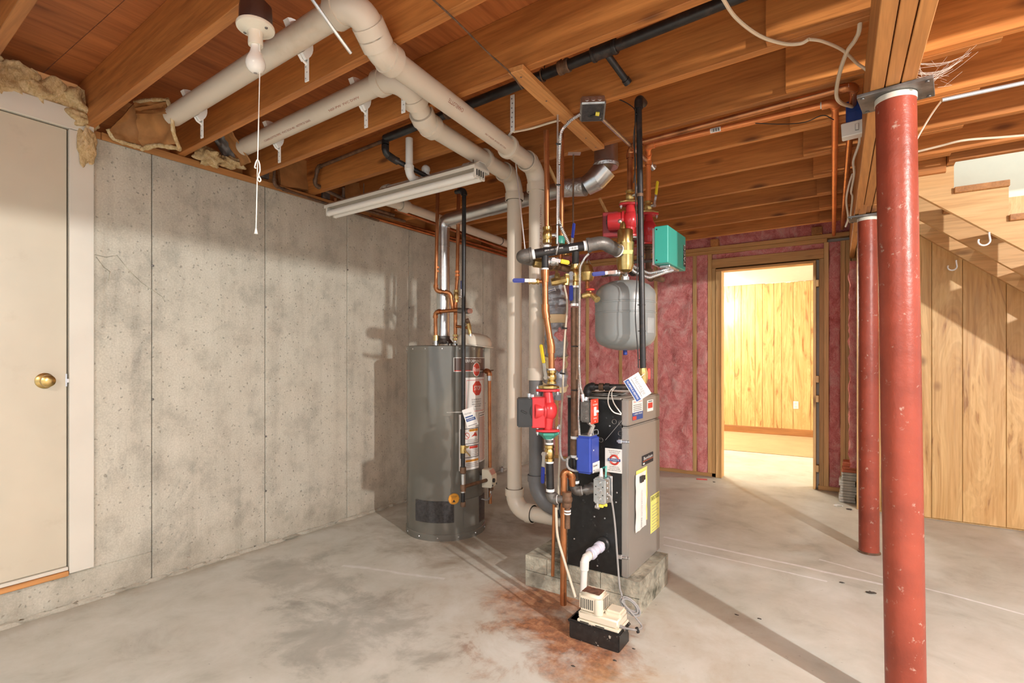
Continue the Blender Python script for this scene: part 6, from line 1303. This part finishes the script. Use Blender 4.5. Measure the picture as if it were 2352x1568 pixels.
for e, s in ((fa, 1), (fb, -1)):
    part('end_plate', MB().prism([e+pr*y-dn*z for y, z in ((-.062, .024), (.060, .024), (.060, .040), (.022, .070), (-.022, .070), (-.062, .040))], ax*.003*s), fix_white, t)
    for y in (-.040, .012): part('tube_socket', MB().obox(e+pr*y+ax*.009*s-dn*.004, ax, pr, dn, (.014, .030, .055)), fix_white, t, bevel=.003)
for k in range(4): part('socket_slot', MB().obox(fb+pr*(-.048+k*.018)+ax*.0012-dn*.004, ax, pr, dn, (.003, .005, .030)), blk_wire, t)
part('hanging_chain', MB().tube([fb-ax*.06-dn*.066, fb-ax*.06+V((0, 0, .12))], .003, 6).tube([fa+ax*.3-dn*.066, fa+ax*.3+V((0, 0, .14))], .003, 6), rusty, t)

# ------------------------------------------------------------------ insulation left of the pipes
def tuft(u, v, rx, ry, rz, seed, lab, x=.02, nm='insulation_tuft'):
    p = onX(u, v, x); mb = MB().lump(p, rx, ry, rz, seed, .5, 44, 1.6, .5); return solo(nm, mb, yellow_wool, lab, 'insulation', group='torn yellow insulation above the door', smooth=70)
tuft(25, 190, .06, .10, .095, 3, 'dirty yellow insulation above the door head, at the very corner of the frame', -.03)
tuft(95, 215, .06, .085, .075, 5, 'dirty yellow insulation tuft in the middle of the door head', -.02)
tuft(165, 232, .065, .075, .062, 8, 'pale yellow insulation roll above the door corner under the joist', -.01)
tuft(190, 275, .04, .055, .040, 11, 'torn yellow insulation lapping over the top of the door casing corner', .02)
tuft(198, 335, .018, .036, .085, 15, 'strip of yellow insulation hanging down the door casing', .03)
# kraft faced bundle between the first joists
def kraft_part(name, par, pts, th, m=kraft, nx=10, ny=10, amp=.012, seed=1):
    A, B, C_, D_ = [V(p) for p in pts]
    n_ = (B-A).cross(D_-A).normalized()
    mb = MB(); vs = []; fs = []
    for j in range(ny+1):
        for i in range(nx+1):
            a, b = i/nx, j/ny; p = lerp(lerp(A, B, a), lerp(D_, C_, a), b); p = p+n_*(amp*noise.noise(V((a*3.1+seed, b*3.3, seed)))+amp*.5*noise.noise(V((a*8, b*8+seed, 2)))+amp*1.2*sin(a*pi)*sin(b*pi)); vs.append(p)
    m_ = len(vs); vs += [p+n_*-th for p in vs]
    for j in range(ny):
        for i in range(nx):
            q_ = j*(nx+1)+i; fs += [(q_, q_+1, q_+nx+2, q_+nx+1), (m_+q_, m_+q_+nx+1, m_+q_+nx+2, m_+q_+1)]
    rim = [i for i in range(nx+1)]+[j*(nx+1)+nx for j in range(1, ny+1)]+[ny*(nx+1)+i for i in range(nx-1, -1, -1)]+[j*(nx+1) for j in range(ny-1, 0, -1)]
    for a, b in zip(rim, rim[1:]+rim[:1]): fs.append((b, a, m_+a, m_+b))
    return part(name, mb.add(vs, fs), m, par, smooth=50)
def edge_roll(par, pts, r, seed):
    p_ = spline(pts, 6); rr = [r*(.9+.5*noise.noise(V((i*.6, seed, 3)))) for i in range(len(p_))]; return part('wool_edge', MB().tube(p_, rr, 10), yellow_wool, par, smooth=70)
X = lambda u, v, x=.07: onX(u, v, x)
t = thing('insulation_batt_bundle', 'folded kraft paper insulation batt stuffed around the end of the upper PVC pipe', 'insulation', X(340, 320))
kraft_part('kraft_face', t, [X(314, 250, .14), X(386, 234, .39), X(410, 330, .36), X(330, 338, .09)], .012, amp=.02, seed=2)
kraft_part('kraft_face', t, [X(312, 236, .15), X(388, 228, .38), X(386, 262, .41), X(316, 262, .14)], .010, amp=.012, seed=4)
kraft_part('kraft_face', t, [X(250, 298, .04), X(308, 236, .09), X(322, 332, .05), X(262, 318, .03)], .012, amp=.012, seed=6)
edge_roll(t, [X(310, 234, .14), X(345, 229, .28), X(386, 229, .40)], .010, 1); edge_roll(t, [X(386, 230, .41), X(395, 270, .42), X(399, 305, .40), X(412, 340, .35)], .010, 2); edge_roll(t, [X(326, 342, .09), X(362, 334, .22), X(412, 341, .35)], .013, 3); edge_roll(t, [X(248, 296, .04), X(262, 318, .03), X(300, 332, .035), X(324, 338, .045)], .012, 4)
t = thing('insulation_batt_bundle', 'yellow wool and kraft flap tucked under the middle PVC pipe', 'insulation', X(500, 365))
part('wool', MB().lump(X(478, 360, .03), .05, .075, .045, 21, .55, 40, 2.0, .6), yellow_wool, t, smooth=70); part('wool', MB().lump(X(530, 374, .03), .04, .07, .03, 25, .5, 36, 2.0, .6), yellow_wool, t, smooth=70)
kraft_part('kraft_face', t, [X(490, 318, .02), X(515, 305, .04), X(545, 372, .05), X(520, 378, .02)], .008, darksteel, seed=8); kraft_part('kraft_face', t, [X(512, 303, .14), X(530, 298, .30), X(578, 372, .31), X(558, 380, .15)], .008, seed=9)
t = thing('insulation_batt_bundle', 'brown kraft faced batt filling the bay left of the hanging copper pipe bend', 'insulation', X(675, 390))
kraft_part('kraft_face', t, [X(635, 372, -.06), X(728, 358, -.06), X(715, 440, -.04), X(640, 430, -.04)], .03, amp=.012, seed=12)
t = thing('insulation_batt_bundle', 'kraft batt with a torn pale end just above the shop light', 'insulation', X(820, 430))
kraft_part('kraft_face', t, [X(795, 420, -.05), X(832, 425, .0), X(828, 465, .02), X(780, 455, -.05)], .03, amp=.008, seed=14); part('wool', MB().lump(X(846, 440, .03), .025, .04, .05, 31, .5, 24), yellow_wool, t, smooth=70); kraft_part('kraft_face', t, [X(830, 424, .02), X(843, 426, .06), X(836, 468, .06), X(826, 466, .02)], .01, wood_z, amp=.002, seed=15)
for u, v in ((606, 398), (748, 447)): 
    p = onX(u, v, -.01); solo('joist_bracket', MB().box((p.x-.01, p.y-.03, p.z-.03), (p.x+.01, p.y+.03, p.z+.02)), darksteel, 'dark metal bracket on the sill, '+('by the pull cord' if u < 700 else 'behind the dull copper pipe'), 'bracket')

# ------------------------------------------------------------------ cables on the right, switch box
sb = P(1966, 258, 2.30)
t = thing('switch_box', 'deep blue plastic switch box with a white plate hanging beside the beam', 'electrical box', sb-V((0, 0, .09)))
part('box', MB().cbox(sb, (.075, .045, .095)), blue_gang, t, bevel=.004); part('rib', MB().cbox(sb+V((-.004, -.023, 0)), (.006, .003, .092)).cbox(sb+V((0, -.0235, .0)), (.07, .003, .004)), blue_gang, t)
pz = sb+V((.0, -.0, -.075)); Rp = Matrix.Rotation(-.05, 3, 'Y'); part('switch_plate', MB().cbox(pz, (.108, .055, .062), Rp), plate_w, t, bevel=.004, label='white switch plate'); part('toggle', MB().cbox(pz+V((.004, -.031, 0)), (.010, .012, .022)), plate_w, t); part('toggle_slot', MB().cbox(pz+V((.004, -.0278, 0)), (.014, .002, .03)), grey_cable, t)
def cab(lab, pts, r, m=cable, nm='cable'): return solo(nm, MB().tube(spline(pts, 8), r, 8), m, lab, 'cable')
Zc = lambda u, v, z=2.326: onZ(u, v, z)
cab('cream cable draped in from the top edge over the joist lap to the beam', [Zc(1655, -12), Zc(1690, 40), Zc(1745, 82), Zc(1800, 100), Zc(1838, 100), Zc(1858, 90)], .0062)
cab('cream cable arching from the joist down into the blue switch box', [Zc(1858, 90), Zc(1890, 95), Zc(1935, 115), Zc(1968, 145), Zc(1993, 165, 2.30), Zc(1994, 195, 2.28), P(1984, 240, 2.29)], .0055)
cab('flat cream cable hanging in a long loop into the blue switch box', [Zc(1975, 58, 2.335)+V((0, 0, .15)), Zc(1975, 58, 2.335), Zc(1965, 90), Zc(1945, 120), Zc(1928, 170, 2.30), Zc(1921, 215, 2.28), Zc(1930, 235, 2.26), P(1958, 245, 2.29)], .0075)
cab('white cable running down from the switch plate along the beam', [P(1975, 306, 2.35), P(1973, 330, 2.45), P(1960, 370, 2.65), P(1962, 400, 2.85), P(1955, 440, 3.1), P(1958, 455, 3.2), P(1952, 510, 3.55)], .0058, cord)
cab('white cable sagging beside the two copper pipes near the farther post', [P(1958, 400, 2.95), P(1950, 425, 3.1), P(1944, 460, 3.3), P(1948, 500, 3.5), P(1942, 520, 3.6)], .0058, cord)
cab('thin black wire strung under the orange copper pipe', [P(1735, 283, 2.45), P(1800, 285, 2.45), P(1850, 280, 2.45), P(1890, 265, 2.4), P(1915, 275, 2.4)], .0022, blk_wire, 'wire')
cab('thin brown wire drooping from the top edge to the pine strap', [Zc(985, -10, 2.33), Zc(1050, 50, 2.325), Zc(1120, 120, 2.325), Zc(1170, 165, 2.32), Zc(1200, 205, 2.30)], .0032, rusty, 'wire')
cab('pale cable stapled under the joist right of the hanging white strap', [P(1180, 303, 2.5), Zc(1220, 295), Zc(1270, 280), Zc(1320, 268), P(1345, 258, 2.38)], .005)
cab('thin black wire arching from the junction box to the gas pipe', [P(1385, 228, 2.35), P(1420, 228, 2.36), P(1452, 245, 2.33), P(1462, 262, 2.29)], .0022, blk_wire, 'wire')
cab('thin black wire beside the upper end of the hanging gas pipe', [P(1462, 262, 2.31), P(1455, 320, 2.38), P(1460, 370, 2.4), P(1455, 420, 2.45)], .0022, blk_wire, 'wire')
cab('white wire slanting down from the conduit behind the near post', [P(2165, 228, 2.0), P(2140, 262, 2.1), P(2110, 312, 2.2), P(2095, 345, 2.25)], .0035, cord)
cab('slack pale cable along the joist over the stair opening', [Zc(2100, 350), Zc(2160, 335), Zc(2215, 322), Zc(2300, 315), Zc(2360, 310)], .006)
t = thing('metal_conduit', 'thin grey conduit along the right hand joists above the stairs', 'conduit', P(2260, 208, 2.0)); part('tube', MB().tube([P(2163, 230, 2.0), P(2380, 184, 1.92)], .0075, 10), conduit_grey, t)
# cobwebs
mb = MB(); r2_ = random.Random(3)
for k in range(30):
    a = P(2106+r2_.uniform(-4, 10), 150+r2_.uniform(-5, 50), 1.78); tq = r2_.random(); b = P(2118+tq*130, 205-tq*85-r2_.uniform(0, 22), 1.86); mdl = lerp(a, b, .5)-V((0, 0, r2_.uniform(.005, .03))); mb.tube(spline([a, mdl, b], 4), .0003, 4)
for k in range(14):
    a = P(2112+r2_.uniform(0, 60), 150+r2_.uniform(0, 55), 1.85); b = a+V((r2_.uniform(-.05, .05), r2_.uniform(-.03, .03), r2_.uniform(-.04, .04))); mb.tube([a, b], .0003, 4)
solo('cobweb', mb, web, 'dusty cobweb strung between the near post plate and the joist', 'cobweb', kind='stuff')

# ------------------------------------------------------------------ tile stack and small things on the floor
sx0 = 3.035; sy0 = 5.17
labs = {0: 'lowest grey stone tile in the corner stack behind the farther post'}
n_g = 11
for k in range(n_g+3):
    z = .004+k*.0225 if k < n_g else .004+n_g*.0225+(k-n_g)*.026
    h = .0205 if k < n_g else .024; dx = rnd.uniform(-.006, .006)+(.012 if k >= 8 else 0)+(.008 if k >= n_g else 0); m = tile_grey if k < n_g else terracotta
    nm = ('grey stone tile number %s from the bottom of the corner stack' % ('one two three four five six seven eight nine ten eleven'.split()[k])) if k < n_g else ('%s terracotta tile on top of the grey corner stack' % ('lowest', 'middle', 'topmost')[k-n_g])
    y = rnd.uniform(-.006, .006); w_ = .115 if k < 8 else .105
    mb = MB().box((sx0+dx, sy0+y, z), (sx0+dx+w_, sy0+y+.20, z+h)); solo('stone_tile' if k < n_g else 'terracotta_tile', mb, m, nm, 'tile', group='tiles stacked in the corner', bevel=.0015)
p = onZ(1612, 1101, 0); solo('red_scrap', MB().box((p.x-.05, p.y-.02, .0), (p.x+.05, p.y+.02, .006), rz=.3), red_bit, 'small flat red scrap on the floor before the pink wall', 'scrap', bevel=.001)
dl = [(2000, 1362, .03, 'dark flake of debris left of the near post'), (1640, 1107, .02, 'dark crumb right of the red scrap'), (1692, 1412, .012, 'dark pebble on the long post shadow'), (1950, 1170, .03, 'dark scrap before the tile stack'), (1744, 1421, .012, 'second dark pebble along the post shadow'), (1412, 1517, .012, 'dark grain below the pump tank'), (1316, 1530, .012, 'rusty grain left below the pump tank'), (1455, 1490, .010, 'dark grain right of the pump tank'), (1933, 1338, .016, 'pale dark flake on the chalk line')]
for i, (u, v, s, lab) in enumerate(dl):
    p = onZ(u, v, 0); solo('debris_flake', MB().lump(p+V((0, 0, s*.14)), s*.7, s*.35, s*.16, i, .5, 10), dirt, lab, 'debris', group='bits of debris on the slab')
p = onZ(1925, 1162, 0); solo('bead_chip', MB().tube([p+V((.03*cos(2*pi*k/14), .02*sin(2*pi*k/14), .005)) for k in range(11)], .004, 6), white_pvc, 'white open plastic ring lying beside the tile stack', 'ring')
